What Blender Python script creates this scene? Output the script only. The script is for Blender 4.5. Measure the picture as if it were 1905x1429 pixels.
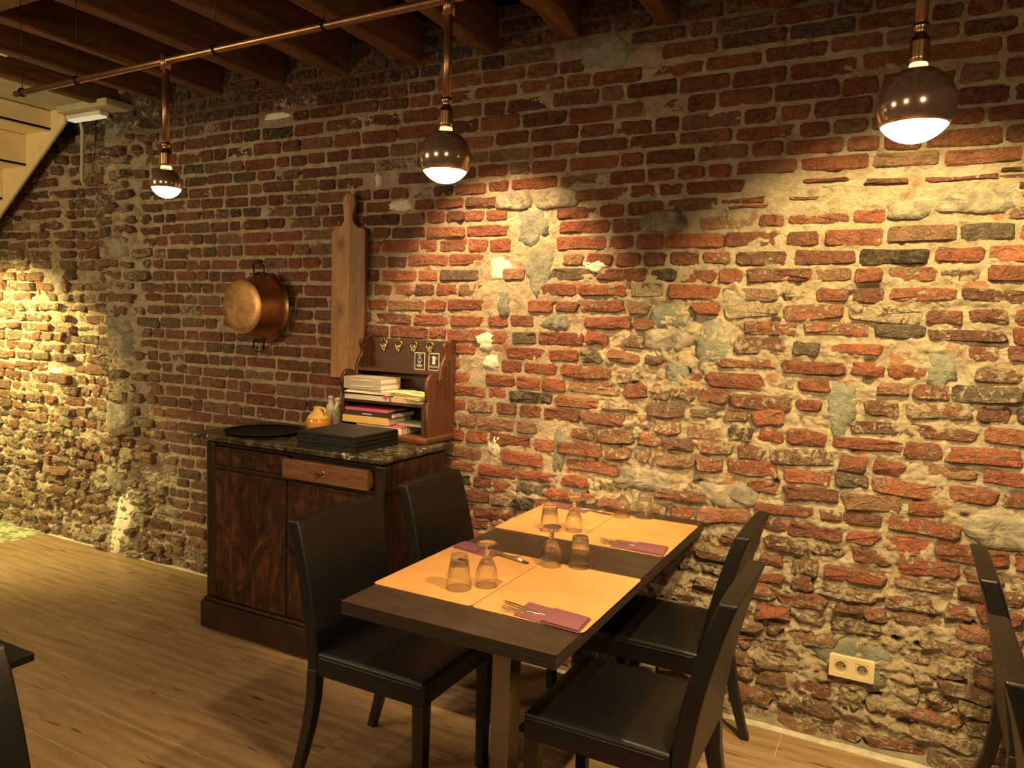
import bpy, bmesh, math, random
import numpy as np
from mathutils import Vector, Matrix
random.seed(7)
RNG = np.random.default_rng(11)
for o in list(bpy.data.objects): bpy.data.objects.remove(o)
SC = bpy.context.scene
COL = SC.collection
PI = math.pi

# ------------------------------------------------------------------ camera
F, PIT, ROL, YAW, CH, CD = 1398.69, 0.0826, 0.0308, 0.4841, 1.5201, 3.0333
cam = bpy.data.cameras.new('camera'); cam.sensor_width = 36.0; cam.sensor_fit = 'HORIZONTAL'
cam.lens = F / 1905 * 36.0; cam.clip_start = 0.05
co = bpy.data.objects.new('camera', cam); COL.objects.link(co); SC.camera = co
fw = Vector((-math.sin(YAW)*math.cos(PIT), math.cos(YAW)*math.cos(PIT), -math.sin(PIT)))
r0 = Vector((math.cos(YAW), math.sin(YAW), 0)); u0 = r0.cross(fw)
rr = r0*math.cos(ROL) + u0*math.sin(ROL); uu = u0*math.cos(ROL) - r0*math.sin(ROL)
m = Matrix.Identity(4)
for i in range(3):
    m[i][0] = rr[i]; m[i][1] = uu[i]; m[i][2] = -fw[i]
m[0][3], m[1][3], m[2][3] = 0, -CD, CH
co.matrix_world = m

# ------------------------------------------------------------------ world, lights, exposure
W = bpy.data.worlds.new('world'); SC.world = W; W.use_nodes = True
W.node_tree.nodes['Background'].inputs[0].default_value = (1.0, 0.62, 0.30, 1)
W.node_tree.nodes['Background'].inputs[1].default_value = 0.04
SC.view_settings.view_transform = 'Standard'; SC.view_settings.look = 'None'
SC.view_settings.gamma = 1.0; SC.view_settings.exposure = 0.32; SC.view_settings.use_curve_mapping = False

def lamp(name, kind, loc, energy, color, aim=None, **kw):
    l = bpy.data.lights.new(name, kind); l.energy = energy; l.color = color
    for k, v in kw.items(): setattr(l, k, v)
    o = bpy.data.objects.new(name, l); COL.objects.link(o); o.location = loc
    if aim is not None:
        o.rotation_euler = (Vector(aim) - Vector(loc)).to_track_quat('-Z', 'Y').to_euler()
    return o
WARM = (1.0, 0.68, 0.31)
YEL = (1.0, 0.82, 0.28)
# the three mirrored globes shine downwards through their clear caps
LAMPS = [(-0.019, -1.46, 1.933, 0.0670), (-1.030, -1.46, 1.915, 0.0635), (-2.045, -1.46, 1.910, 0.0450)]
for (x, y, z, r), e in zip(LAMPS, (66, 27, 6)):
    lamp('globe_lamp', 'AREA', (x, y, z - .62*r), e, WARM, shape='DISK', size=r*1.2)
# unseen ceiling spot behind the hot patch, and an added spot at right
lamp('unseen_spot_light', 'SPOT', (-1.62, -0.78, 2.64), 185, (1.0, 0.64, 0.29), aim=(-1.66, 0, 1.22), spot_size=math.radians(66), spot_blend=0.6, shadow_soft_size=0.02)
lamp('unseen_spot_light', 'SPOT', (0.05, -1.15, 2.64), 225, (1.0, 0.73, 0.30), aim=(-0.05, 0, 0.95), spot_size=math.radians(78), spot_blend=0.55, shadow_soft_size=0.02)  # added spot, stands in for the right globe's light on the wall
lamp('stair_spot_light', 'SPOT', (-5.60, -0.90, 1.85), 270, YEL, aim=(-5.50, -.03, 0.72), spot_size=math.radians(108), spot_blend=0.6, shadow_soft_size=0.02)
lamp('stair_fill', 'AREA', (-4.1, -2.3, 1.7), 14, (1.0, 0.72, 0.36), aim=(-5.4, -.5, 2.3), shape='DISK', size=0.15)  # added fill to brighten the cream stair
# pendants in the rest of the room, behind the camera
for x, y, e in ((-3.6, -3.4, 27), (-1.4, -4.4, 14), (0.9, -4.0, 12)):
    lamp('room_lamp', 'AREA', (x, y, 2.0), e, (1.0, 0.70, 0.38), aim=(x*.6-.6, -.9, 0.2), shape='DISK', size=0.35)

# ------------------------------------------------------------------ helpers
def link(o, parent=None):
    COL.objects.link(o)
    if parent is not None: o.parent = parent
    return o
def tag(o, label=None, cat=None, group=None, kind=None):
    if label: o['label'] = label
    if cat: o['category'] = cat
    if group: o['group'] = group
    if kind: o['kind'] = kind
    return o
def thing(name, label, cat, loc=(0, 0, 0), rz=0, group=None):
    o = bpy.data.objects.new(name, None); o.empty_display_size = .05
    COL.objects.link(o); o.location = loc; o.rotation_euler = (0, 0, rz)
    return tag(o, label, cat, group)
def dup(root, loc, rz=None, label=None):
    c = root.copy(); COL.objects.link(c); c.location = loc
    if rz is not None: c.rotation_euler = (0, 0, rz)
    if label: c['label'] = label
    for ch in list(root.children):
        a = ch.copy(); COL.objects.link(a); a.parent = c
        for g in ch.children:
            b = g.copy(); COL.objects.link(b); b.parent = a
    return c
class MB:
    def __init__(s): s.v = []; s.f = []
    def add(s, vs, fs):
        n = len(s.v); s.v += [tuple(p) for p in vs]; s.f += [tuple(i + n for i in f) for f in fs]; return s
    def box(s, x0, x1, y0, y1, z0, z1):
        return s.add([(x0,y0,z0),(x1,y0,z0),(x1,y1,z0),(x0,y1,z0),(x0,y0,z1),(x1,y0,z1),(x1,y1,z1),(x0,y1,z1)],
                     [(0,3,2,1),(4,5,6,7),(0,1,5,4),(1,2,6,5),(2,3,7,6),(3,0,4,7)])
    def lathe(s, prof, n=24, c=(0, 0), fl=None):
        vs = []; fs = []
        for r, z in prof:
            for i in range(n):
                a = 2*PI*i/n; q = r*(fl(a, z) if fl else 1)
                vs.append((c[0]+q*math.cos(a), c[1]+q*math.sin(a), z))
        for j in range(len(prof)-1):
            for i in range(n):
                k = (i+1) % n; fs.append((j*n+i, j*n+k, (j+1)*n+k, (j+1)*n+i))
        return s.add(vs, fs)
    def tube(s, pts, r, n=8, closed=False):
        P = [Vector(p) for p in pts]; N = len(P); vs = []; fs = []
        rad = r if isinstance(r, (list, tuple)) else [r]*N
        for i, p in enumerate(P):
            if closed: t = P[(i+1) % N] - P[i-1]
            else: t = P[min(i+1, N-1)] - P[max(i-1, 0)]
            t.normalize(); a = Vector((0, 0, 1)) if abs(t.z) < .9 else Vector((1, 0, 0))
            u = t.cross(a).normalized(); w = t.cross(u)
            for k in range(n):
                g = 2*PI*k/n; vs.append(p + (u*math.cos(g) + w*math.sin(g))*rad[i])
        for i in range(N if closed else N-1):
            j = (i+1) % N
            for k in range(n):
                l = (k+1) % n; fs.append((i*n+k, i*n+l, j*n+l, j*n+k))
        if not closed: fs += [tuple(range(n))[::-1], tuple((N-1)*n+k for k in range(n))]
        return s.add(vs, fs)
    def rings(s, rings, cap=True):
        n = len(rings[0]); vs = [p for r in rings for p in r]; fs = []
        for j in range(len(rings)-1):
            for i in range(n):
                k = (i+1) % n; fs.append((j*n+i, j*n+k, (j+1)*n+k, (j+1)*n+i))
        if cap: fs += [tuple(range(n))[::-1], tuple((len(rings)-1)*n+i for i in range(n))]
        return s.add(vs, fs)
    def build(s, name, mt, parent=None, smooth=False, bevel=0, seg=2, sub=0):
        me = bpy.data.meshes.new(name); me.from_pydata(s.v, [], s.f); me.validate()
        bm = bmesh.new(); bm.from_mesh(me); bmesh.ops.recalc_face_normals(bm, faces=bm.faces); bm.to_mesh(me); bm.free()
        me.materials.append(mt)
        if smooth: me.polygons.foreach_set('use_smooth', [True]*len(me.polygons))
        o = bpy.data.objects.new(name, me); link(o, parent)
        if bevel:
            b = o.modifiers.new('bevel', 'BEVEL'); b.width = bevel; b.segments = seg; b.limit_method = 'ANGLE'; b.angle_limit = math.radians(35)
            me.polygons.foreach_set('use_smooth', [True]*len(me.polygons)); b.harden_normals = False
            wn = o.modifiers.new('wn', 'WEIGHTED_NORMAL')
        if sub:
            q = o.modifiers.new('sub', 'SUBSURF'); q.levels = q.render_levels = sub
        return o
def plate(name, outline, holes, thick, mat, parent=None, frame='xz', off=0.0, bevel=0.0):
    """flat board from 2D outlines with real holes; outline in (a,b); frame xz -> a=x b=z, extruded along y; yz; xy"""
    cu = bpy.data.curves.new(name, 'CURVE'); cu.dimensions = '2D'; cu.fill_mode = 'BOTH'; cu.extrude = thick/2 - bevel; cu.bevel_depth = bevel; cu.bevel_resolution = 1
    cu.offset = -bevel
    for poly in [outline] + list(holes):
        sp = cu.splines.new('POLY'); sp.points.add(len(poly)-1); sp.use_cyclic_u = True
        for p, q in zip(sp.points, poly): p.co = (q[0], q[1], 0, 1)
    o = bpy.data.objects.new(name, cu); COL.objects.link(o)
    bpy.context.view_layer.update()
    dg = bpy.context.evaluated_depsgraph_get()
    me = bpy.data.meshes.new_from_object(o.evaluated_get(dg)); bpy.data.objects.remove(o)
    n = len(me.vertices); c = np.empty(n*3, np.float32); me.vertices.foreach_get('co', c); c = c.reshape(-1, 3)
    if frame == 'xz': d = np.stack([c[:, 0], off + c[:, 2], c[:, 1]], 1)
    elif frame == 'yz': d = np.stack([off + c[:, 2], c[:, 0], c[:, 1]], 1)
    else: d = np.stack([c[:, 0], c[:, 1], off + c[:, 2]], 1)
    me.vertices.foreach_set('co', d.ravel().astype(np.float32)); me.materials.clear(); me.materials.append(mat)
    bm = bmesh.new(); bm.from_mesh(me); bmesh.ops.remove_doubles(bm, verts=bm.verts, dist=1e-5); bmesh.ops.recalc_face_normals(bm, faces=bm.faces); bm.to_mesh(me); bm.free()
    r = bpy.data.objects.new(name, me); link(r, parent); return r
def rrect(x0, x1, y0, y1, r, n=4):
    out = []
    for cx, cy, a0 in ((x1-r, y1-r, 0), (x0+r, y1-r, PI/2), (x0+r, y0+r, PI), (x1-r, y0+r, 3*PI/2)):
        for i in range(n+1):
            a = a0 + PI/2*i/n; out.append((cx+r*math.cos(a), cy+r*math.sin(a)))
    return out

# ------------------------------------------------------------------ materials
class NT:
    def __init__(s, name):
        s.m = bpy.data.materials.new(name); s.m.use_nodes = True; s.t = s.m.node_tree
        s.b = s.t.nodes['Principled BSDF']; s.out = s.t.nodes['Material Output']
    def n(s, typ, **kw):
        q = s.t.nodes.new(typ)
        for k, v in kw.items():
            if k in q.inputs.keys() if isinstance(k, str) else False: q.inputs[k].default_value = v
            else: setattr(q, k, v)
        return q
    def l(s, a, b): s.t.links.new(a, b)
    def coord(s, kind='Object', scale=(1, 1, 1), rnd=False, rot=(0, 0, 0)):
        tc = s.n('ShaderNodeTexCoord'); mp = s.n('ShaderNodeMapping'); s.l(tc.outputs[kind], mp.inputs['Vector'])
        mp.inputs['Scale'].default_value = scale; mp.inputs['Rotation'].default_value = rot
        if rnd:
            oi = s.n('ShaderNodeObjectInfo'); mu = s.n('ShaderNodeMath', operation='MULTIPLY'); s.l(oi.outputs['Random'], mu.inputs[0]); mu.inputs[1].default_value = 37.0
            cb = s.n('ShaderNodeCombineXYZ')
            for i in range(3): s.l(mu.outputs[0], cb.inputs[i])
            s.l(cb.outputs[0], mp.inputs['Location'])
        return mp.outputs[0]
    def noise(s, vec, scale, detail=4, rough=.6, dist=0):
        q = s.n('ShaderNodeTexNoise'); q.inputs['Scale'].default_value = scale; q.inputs['Detail'].default_value = detail
        q.inputs['Roughness'].default_value = rough; q.inputs['Distortion'].default_value = dist
        s.l(vec, q.inputs['Vector']); return q.outputs['Fac']
    def ramp(s, fac, stops):
        q = s.n('ShaderNodeValToRGB'); e = q.color_ramp.elements
        while len(e) < len(stops): e.new(.5)
        for k, (p, c) in enumerate(stops):
            e[k].position = p; e[k].color = (c, c, c, 1) if isinstance(c, (int, float)) else (*c, 1)
        s.l(fac, q.inputs[0]); return q.outputs[0]
    def mix(s, fac, a, b, mode='MIX'):
        q = s.n('ShaderNodeMix', data_type='RGBA', blend_type=mode)
        for v, k in ((fac, 0), (a, 6), (b, 7)):
            if isinstance(v, (int, float)): q.inputs[k].default_value = v
            elif isinstance(v, tuple): q.inputs[k].default_value = (*v, 1)
            else: s.l(v, q.inputs[k])
        return q.outputs[2]
    def math(s, op, a, b=0.0, clamp=False):
        q = s.n('ShaderNodeMath', operation=op); q.use_clamp = clamp
        for v, k in ((a, 0), (b, 1)):
            if isinstance(v, (int, float)): q.inputs[k].default_value = v
            else: s.l(v, q.inputs[k])
        return q.outputs[0]
    def bump(s, h, strength=.5, dist=.01, prev=None):
        q = s.n('ShaderNodeBump'); q.inputs['Strength'].default_value = strength; q.inputs['Distance'].default_value = dist
        s.l(h, q.inputs['Height'])
        if prev is not None: s.l(prev, q.inputs['Normal'])
        s.l(q.outputs[0], s.b.inputs['Normal']); return q.outputs[0]
    def set(s, col=None, rough=None, metal=None, **kw):
        for k, v in (('Base Color', col), ('Roughness', rough), ('Metallic', metal)):
            if v is None: continue
            if isinstance(v, tuple): s.b.inputs[k].default_value = (*v, 1)
            elif isinstance(v, (int, float)): s.b.inputs[k].default_value = v
            else: s.l(v, s.b.inputs[k])
        for k, v in kw.items(): s.b.inputs[k.replace('_', ' ')].default_value = v
        return s.m
def simple(name, col, rough=.5, metal=0, bscale=0, bs=.2, bd=.002, vary=.12, **kw):
    t = NT(name); v = t.coord()
    nz = t.noise(v, 14, 4, .6)
    c = t.mix(t.ramp(nz, [(.3, 0.0), (.7, 1.0)]), tuple(min(1, x*(1-vary)) for x in col), tuple(min(1, x*(1+vary)) for x in col))
    if bscale: t.bump(t.noise(v, bscale, 3), bs, bd)
    return t.set(c, rough, metal, **kw)
def wood(name, c1, c2, scale=(1, 12, 12), rough=.5, rnd=True, knots=0, bs=.25, coat=0):
    t = NT(name); v = t.coord(scale=scale, rnd=rnd)
    n1 = t.noise(v, 3.0, 6, .62, .6); n2 = t.noise(v, 14, 4, .6, .3)
    f = t.math('ADD', t.math('MULTIPLY', n1, .7), t.math('MULTIPLY', n2, .3))
    c = t.ramp(f, [(.34, c1), (.52, tuple((a+b)/2 for a, b in zip(c1, c2))), (.66, c2)])
    if knots:
        w = t.coord(scale=(scale[0]*knots, scale[1]*knots*.3, scale[2]*knots*.3), rnd=rnd)
        k = t.noise(w, 2, 2, .5); c = t.mix(t.ramp(k, [(.66, 0.0), (.74, 1.0)]), c, tuple(x*.35 for x in c1))
    t.bump(f, bs, .002)
    return t.set(c, rough, 0, Coat_Weight=coat)

def brick_material():
    t = NT('brick'); v = t.coord()
    at = t.n('ShaderNodeAttribute', attribute_name='tint'); sm = t.n('ShaderNodeAttribute', attribute_name='smear')
    n1 = t.noise(v, 22, 6, .68, .5); n2 = t.noise(v, 90, 5, .65); n3 = t.noise(v, 260, 2, .6)
    c = t.mix(1.0, at.outputs['Color'], t.ramp(n1, [(.28, (.50, .46, .46)), (.5, (1, 1, 1)), (.72, (1.35, 1.22, 1.1))]), 'MULTIPLY')
    c = t.mix(t.ramp(n2, [(.6, 0.0), (.72, .6)]), c, (.06, .035, .025))
    ms = t.noise(v, 30, 7, .72, 1.1)
    k = t.math('SUBTRACT', ms, t.math('SUBTRACT', .78, t.math('MULTIPLY', sm.outputs['Fac'], .42)))
    k = t.math('MULTIPLY', k, 14, True)
    mc = t.ramp(n2, [(.3, (.36, .27, .17)), (.7, (.60, .50, .35))])
    c = t.mix(k, c, mc)
    vo = t.n('ShaderNodeTexVoronoi', feature='DISTANCE_TO_EDGE'); vo.inputs['Scale'].default_value = 34
    wv = t.n('ShaderNodeVectorMath', operation='ADD'); nn = t.n('ShaderNodeTexNoise'); nn.inputs['Scale'].default_value = 18; t.l(v, nn.inputs['Vector']); sc_ = t.n('ShaderNodeVectorMath', operation='SCALE'); sc_.inputs['Scale'].default_value = .06; t.l(nn.outputs['Color'], sc_.inputs[0]); t.l(v, wv.inputs[0]); t.l(sc_.outputs[0], wv.inputs[1]); t.l(wv.outputs[0], vo.inputs['Vector'])
    c = t.mix(t.ramp(t.noise(v, 48, 6, .8, .4), [(.46, 0.0), (.70, .55)]), c, (.40, .29, .18))
    h = t.math('ADD', t.math('MULTIPLY', n1, 1.3), t.math('MULTIPLY', n2, .9)); h = t.math('ADD', h, t.math('MULTIPLY', t.math('MINIMUM', vo.outputs['Distance'], .12), 1.0)); h = t.math('ADD', h, t.math('MULTIPLY', k, .25)); h = t.math('ADD', h, t.math('MULTIPLY', n3, .1))
    t.bump(h, 1.0, .022)
    return t.set(c, .85, 0, Specular_IOR_Level=.25)
def mortar_material():
    t = NT('old lime mortar'); v = t.coord()
    n0 = t.noise(v, 2.2, 4, .6); n1 = t.noise(v, 16, 6, .7, .6); n2 = t.noise(v, 80, 6, .7)
    c = t.ramp(n1, [(.28, (.30, .22, .13)), (.5, (.54, .44, .30)), (.74, (.72, .62, .46))])
    c = t.mix(t.ramp(n0, [(.5, 0.0), (.68, .45)]), c, (.36, .32, .25))
    at = t.n('ShaderNodeAttribute', attribute_name='soot_shade')
    c = t.mix(at.outputs['Fac'], c, (.05, .04, .03))
    n4 = t.noise(v, 11, 3, .5); c = t.mix(t.ramp(n4, [(.63, 0.0), (.69, .7)]), c, (.40, .14, .06))
    t.bump(t.math('ADD', t.math('MULTIPLY', n1, 1.0), t.math('MULTIPLY', n2, .9)), 1.0, .018)
    return t.set(c, .9, 0, Specular_IOR_Level=.2)
M = {}
M['brick'] = brick_material(); M['mortar'] = mortar_material()
M['cement'] = simple('grey cement', (.19, .19, .145), .9, 0, 45, .9, .012, .35)
M['skirt'] = simple('dirty cement', (.20, .17, .12), .9, 0, 45, .9, .01, .3)
M['grit'] = simple('pale grit', (.50, .45, .34), .9, 0, 160, .8, .004, .3)
def stone_material():
    t = NT('field stone'); v = t.coord()
    n = t.noise(v, 16, 6, .65, .8); c = t.ramp(n, [(.3, (.12, .10, .075)), (.5, (.26, .23, .17)), (.7, (.44, .38, .27))])
    t.bump(n, 1.0, .02); return t.set(c, .85)
M['stone'] = stone_material()
M['plaster_white'] = simple('white plaster', (.72, .66, .52), .85, 0, 40, .6, .006, .15)
M['beam'] = wood('old beam wood', (.055, .023, .009), (.19, .086, .030), (10, 1, 10), .8, bs=.5)
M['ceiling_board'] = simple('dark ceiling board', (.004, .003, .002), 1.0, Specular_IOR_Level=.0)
def floor_material():
    t = NT('oak floor plank'); v = t.coord(scale=(1, 9, 9), rnd=True); v2 = t.coord(scale=(1, 3.2, 1), rnd=True)
    n1 = t.noise(v, 2.2, 7, .65, .9); n2 = t.noise(v, 26, 4, .7, .2); n3 = t.noise(v2, 2.6, 4, .6, 1.4)
    f = t.math('ADD', t.math('MULTIPLY', n1, .55), t.math('ADD', t.math('MULTIPLY', n2, .2), t.math('MULTIPLY', n3, .25)))
    c = t.ramp(f, [(.34, (.16, .097, .048)), (.44, (.25, .158, .082)), (.52, (.31, .20, .107)), (.64, (.39, .265, .15))])
    wv = t.n('ShaderNodeTexWave', wave_type='BANDS', bands_direction='Y'); wv.inputs['Scale'].default_value = 1.6; wv.inputs['Distortion'].default_value = 9; wv.inputs['Detail'].default_value = 3; wv.inputs['Detail Scale'].default_value = .7
    t.l(v2, wv.inputs['Vector']); c = t.mix(.16, c, t.ramp(wv.outputs['Fac'], [(0.0, (.14, .08, .04)), (1.0, (.46, .32, .19))]))
    cr = t.noise(v, 3.1, 3, .5, 1.5); c = t.mix(t.ramp(cr, [(.31, .75), (.335, 0.0)]), c, (.05, .028, .013))
    t.bump(f, .35, .003)
    return t.set(c, .42, 0, Specular_IOR_Level=.45)
M['floor'] = floor_material()
M['joint'] = simple('floor joint', (.62, .48, .31), .6)
M['marble'] = None
def marble():
    t = NT('grey green marble'); v = t.coord()
    n = t.noise(v, 9, 8, .7, 2.2); n2 = t.noise(v, 26, 6, .7, 1.5)
    c = t.ramp(n, [(.38, (.014, .012, .008)), (.5, (.038, .033, .020)), (.62, (.10, .085, .05))])
    c = t.mix(t.ramp(n2, [(.59, 0.0), (.64, .85)]), c, (.45, .40, .28))
    return t.set(c, .28)
M['marble'] = marble()
def mahogany():
    t = NT('flame mahogany veneer'); v = t.coord(scale=(1, 1, .45))
    n = t.noise(v, 7, 7, .68, 2.6); n2 = t.noise(t.coord(scale=(14, 14, 1.2)), 6, 4, .6, .8)
    f = t.math('ADD', t.math('MULTIPLY', n, .7), t.math('MULTIPLY', n2, .3))
    c = t.ramp(f, [(.38, (.008, .004, .003)), (.52, (.040, .014, .007)), (.66, (.125, .046, .019))])
    t.bump(f, .2, .002); return t.set(c, .38)
M['mahogany'] = mahogany()
M['ebony'] = wood('blackened wood', (.010, .006, .004), (.035, .018, .010), (12, 12, 1.5), .4)
M['plinth'] = wood('dark plinth veneer', (.006, .004, .003), (.045, .019, .009), (1.5, 9, 3), .45)
M['ledge'] = wood('worn brown wood', (.09, .035, .014), (.24, .11, .045), (2, 12, 12), .42)
M['shelfwood'] = wood('carved dark oak', (.032, .012, .006), (.078, .032, .016), (2, 12, 12), .42)
M['shelfpanel'] = wood('lit-toned oak', (.10, .036, .016), (.17, .066, .030), (12, 12, 1.5), .45)  # same oak in a brighter tone, light on the right side painted in
def boardm(name, c1, c2, knots):
    M_ = wood(name, c1, c2, (14, 14, 1.2), .5)
    nt = M_.node_tree; b = nt.nodes['Principled BSDF']; src = b.inputs['Base Color'].links[0].from_socket
    t = NT.__new__(NT); t.m = M_; t.t = nt; t.b = b; v = t.coord(); c = src
    for kx, kz in knots:
        mp = t.n('ShaderNodeVectorMath', operation='SUBTRACT'); t.l(v, mp.inputs[0]); mp.inputs[1].default_value = (kx, .0, kz)
        ms = t.n('ShaderNodeVectorMath', operation='MULTIPLY'); t.l(mp.outputs[0], ms.inputs[0]); ms.inputs[1].default_value = (1.9, 0, 1)
        ln = t.n('ShaderNodeVectorMath', operation='LENGTH'); t.l(ms.outputs[0], ln.inputs[0])
        d = t.math('ADD', ln.outputs['Value'], t.math('MULTIPLY', t.noise(v, 40, 3), .012))
        c = t.mix(t.ramp(d, [(.012, .9), (.030, .55), (.075, 0.0)]), c, (.10, .045, .035))
    t.l(c, b.inputs['Base Color']); return M_
M['board'] = boardm('oak cutting board', (.26, .12, .040), (.50, .27, .095), [(-.045, .675), (-.045, .345)])
M['board2'] = wood('darker board strip', (.17, .075, .028), (.34, .17, .065), (14, 14, 1.2), .5)
M['leather'] = simple('black leather', (.0042, .0032, .0026), .42, 0, 420, .22, .001, .2, Specular_IOR_Level=.42)
M['legwood'] = simple('black leg lacquer', (.010, .008, .006), .35)
M['piping'] = simple('black thread', (.02, .015, .012), .5)
M['tabletop'] = wood('wenge table laminate', (.020, .012, .008), (.044, .028, .018), (3, 10, 3), .36, bs=.1)
M['tableedge'] = wood('layered table edge', (.012, .008, .006), (.05, .034, .024), (1, 1, 60), .5)
M['steel'] = simple('brushed steel', (.26, .22, .18), .35, .9)
def matmat():
    t = NT('tan leather mat'); v = t.coord(); n = t.noise(v, 10, 5, .6)
    c = t.ramp(n, [(.3, (.44, .225, .080)), (.7, (.53, .285, .105))]); t.bump(t.noise(v, 300, 2), .1, .001); return t.set(c, .5)
M['mat'] = matmat()
M['napkin'] = simple('mauve paper', (.155, .052, .068), .85, 0, 300, .2, .001, .08)
M['cutlery'] = simple('polished steel', (.75, .70, .62), .18, 1)
M['copper'] = simple('worn copper', (.62, .31, .15), .32, 1, 9, .1, .004, .3)
def panbottom():
    t = NT('tarnished copper base'); v = t.coord(); n = t.noise(v, 12, 6, .7, 1.2)
    c = t.ramp(n, [(.3, (.25, .13, .055)), (.5, (.50, .28, .12)), (.7, (.62, .38, .18))]); return t.set(c, .42, .75)
M['copperbase'] = panbottom()
M['pipe'] = simple('aged copper pipe', (.36, .19, .11), .35, .9, 0, vary=.3)
M['socket'] = simple('ribbed brass socket', (.55, .33, .16), .28, 1)
M['iron'] = simple('black iron', (.02, .017, .014), .45, .6)
M['brass'] = simple('antique brass', (.75, .55, .20), .25, 1)
M['mirror'] = simple('smoked copper mirror glass', (.62, .43, .32), .16, .82, vary=.05)
def glow(name, col, st, tr):
    t = NT(name); t.t.nodes.remove(t.b); e = t.n('ShaderNodeEmission'); e.inputs[0].default_value = (*col, 1); e.inputs[1].default_value = st
    q = t.n('ShaderNodeBsdfTransparent'); x = t.n('ShaderNodeMixShader'); x.inputs[0].default_value = tr
    t.l(e.outputs[0], x.inputs[1]); t.l(q.outputs[0], x.inputs[2]); t.l(x.outputs[0], t.out.inputs[0]); return t.m
M['cap'] = glow('glowing clear cap', (1, .82, .45), 9, .5)
M['collar'] = glow('glowing collar', (1, .62, .22), 2.2, 0)
M['strip'] = glow('faint light strip', (1, .85, .50), .55, 0)
def glassm():
    t = NT('clear glass'); t.t.nodes.remove(t.b)
    g = t.n('ShaderNodeBsdfGlass'); g.inputs['IOR'].default_value = 1.45; g.inputs['Roughness'].default_value = .0; g.inputs['Color'].default_value = (1, .99, .97, 1)
    tr = t.n('ShaderNodeBsdfTransparent'); tr.inputs['Color'].default_value = (.985, .98, .97, 1)
    x = t.n('ShaderNodeMixShader'); x.inputs[0].default_value = .15; t.l(g.outputs[0], x.inputs[1]); t.l(tr.outputs[0], x.inputs[2])
    t.l(x.outputs[0], t.out.inputs[0]); return t.m
M['glass'] = glassm()
M['outlet'] = simple('cream plastic', (.72, .60, .36), .4, vary=.02)
M['outletdark'] = simple('grey socket insert', (.34, .27, .17), .5)
M['black'] = simple('matt black', (.004, .0035, .003), .55, Specular_IOR_Level=.25)
M['menu'] = simple('black menu cover', (.004, .0035, .003), .5, 0, 300, .2, .001)
M['stair'] = simple('cream painted wood', (.74, .62, .34), .55, 0, 12, .3, .006, .06)
M['plaster'] = simple('cream plaster ceiling', (.42, .38, .25), .85, 0, 8, .3, .01, .15)
M['whitebox'] = simple('white plastic', (.7, .68, .6), .5)
M['paper'] = simple('page edges', (.75, .66, .50), .8, 0, vary=.05)
M['greybook'] = simple('grey cloth cover', (.36, .32, .26), .75)
M['stone_grey'] = simple('light grey cover', (.50, .46, .38), .75)
M['kraft'] = simple('cream card', (.78, .60, .34), .75, vary=.05)
M['tan'] = simple('tan cover', (.55, .40, .27), .75)
M['pink'] = simple('pink cover', (.50, .08, .14), .55)
M['darkcover'] = simple('black cover', (.02, .02, .022), .5)
M['ochre'] = simple('ochre cover', (.60, .40, .12), .6)
M['red'] = simple('red ribbon', (.5, .04, .04), .6)
M['ink'] = simple('brown ink', (.10, .06, .03), .7)
M['cardwhite'] = simple('card border', (.72, .60, .50), .7)
M['honey'] = simple('honey glaze', (.62, .26, .03), .12, 0, Coat_Weight=.8)
M['honeytop'] = simple('yellow glaze', (.78, .50, .14), .12, 0, Coat_Weight=.8)
M['creamceramic'] = simple('cream stoneware', (.50, .44, .33), .35)
M['dark'] = simple('dark shelf gap', (.01, .007, .005), .8)

# ------------------------------------------------------------------ the brick wall
def vn(x, z, s, seed):
    g = np.random.default_rng(seed).random((256, 256))
    u = x*s + 517.3; w = z*s + 311.7; i = np.floor(u).astype(int); j = np.floor(w).astype(int); a = u-i; b = w-j
    a = a*a*(3-2*a); b = b*b*(3-2*b)
    G = lambda p, q: g[p % 256, q % 256]
    return (G(i, j)*(1-a)*(1-b) + G(i+1, j)*a*(1-b) + G(i, j+1)*(1-a)*b + G(i+1, j+1)*a*b)*2 - 1
def sst(a, b, v): t = np.clip((v-a)/(b-a), 0, 1); return t*t*(3-2*t)
def base_y(x, z):
    x = np.asarray(x, float); z = np.asarray(z, float)
    y = -.032*sst(2.02, 1.55, z)*sst(-2.3, -1.2, x) - .022*sst(.7, .2, z)
    y = y - .032*sst(.40, .08, z)*sst(-2.6, -3.2, x)
    y = y + .012*vn(x, z, 1.6, 3)
    y = y + .06*sst(-4.50, -4.56, x)*sst(-5.05, -4.90, x)*sst(.6, 1.0, z)      # the recess of an old flue
    y = y - .05*sst(-4.52, -4.40, x)*sst(-4.10, -4.25, x)*sst(.2, .8, z)
    y = y - .05*sst(.35, .0, z)*sst(-4.7, -4.4, x)*sst(-4.0, -4.2, x)
    return y
def rubble(x, z):
    x = np.asarray(x, float); z = np.asarray(z, float)
    r = .95*sst(1.0, .3, z)*sst(-1.7, -1.0, x)
    r = np.maximum(r, .62*sst(-1.35, -1.05, x)*sst(-.45, -.75, x)*sst(1.85, 1.45, z))
    r = np.maximum(r, .36*sst(-.9, -.6, x)*sst(1.95, 1.6, z))
    r = np.maximum(r, sst(-3.75, -4.15, x)*sst(1.45, .5, z))
    r = np.maximum(r, .55*sst(-4.0, -4.3, x)*np.ones_like(z))
    r = np.maximum(r, .8*sst(-3.9, -4.15, x)*sst(-4.6, -4.4, x)*np.ones_like(z))
    r = np.maximum(r, .55*sst(-1.8, -1.5, x)*sst(1.0, .6, z))
    r = np.maximum(r, .7*sst(.30, .05, z))
    return np.clip(r + .22*vn(x, z, 1.4, 9)*(r > .02), 0, 1)
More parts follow.
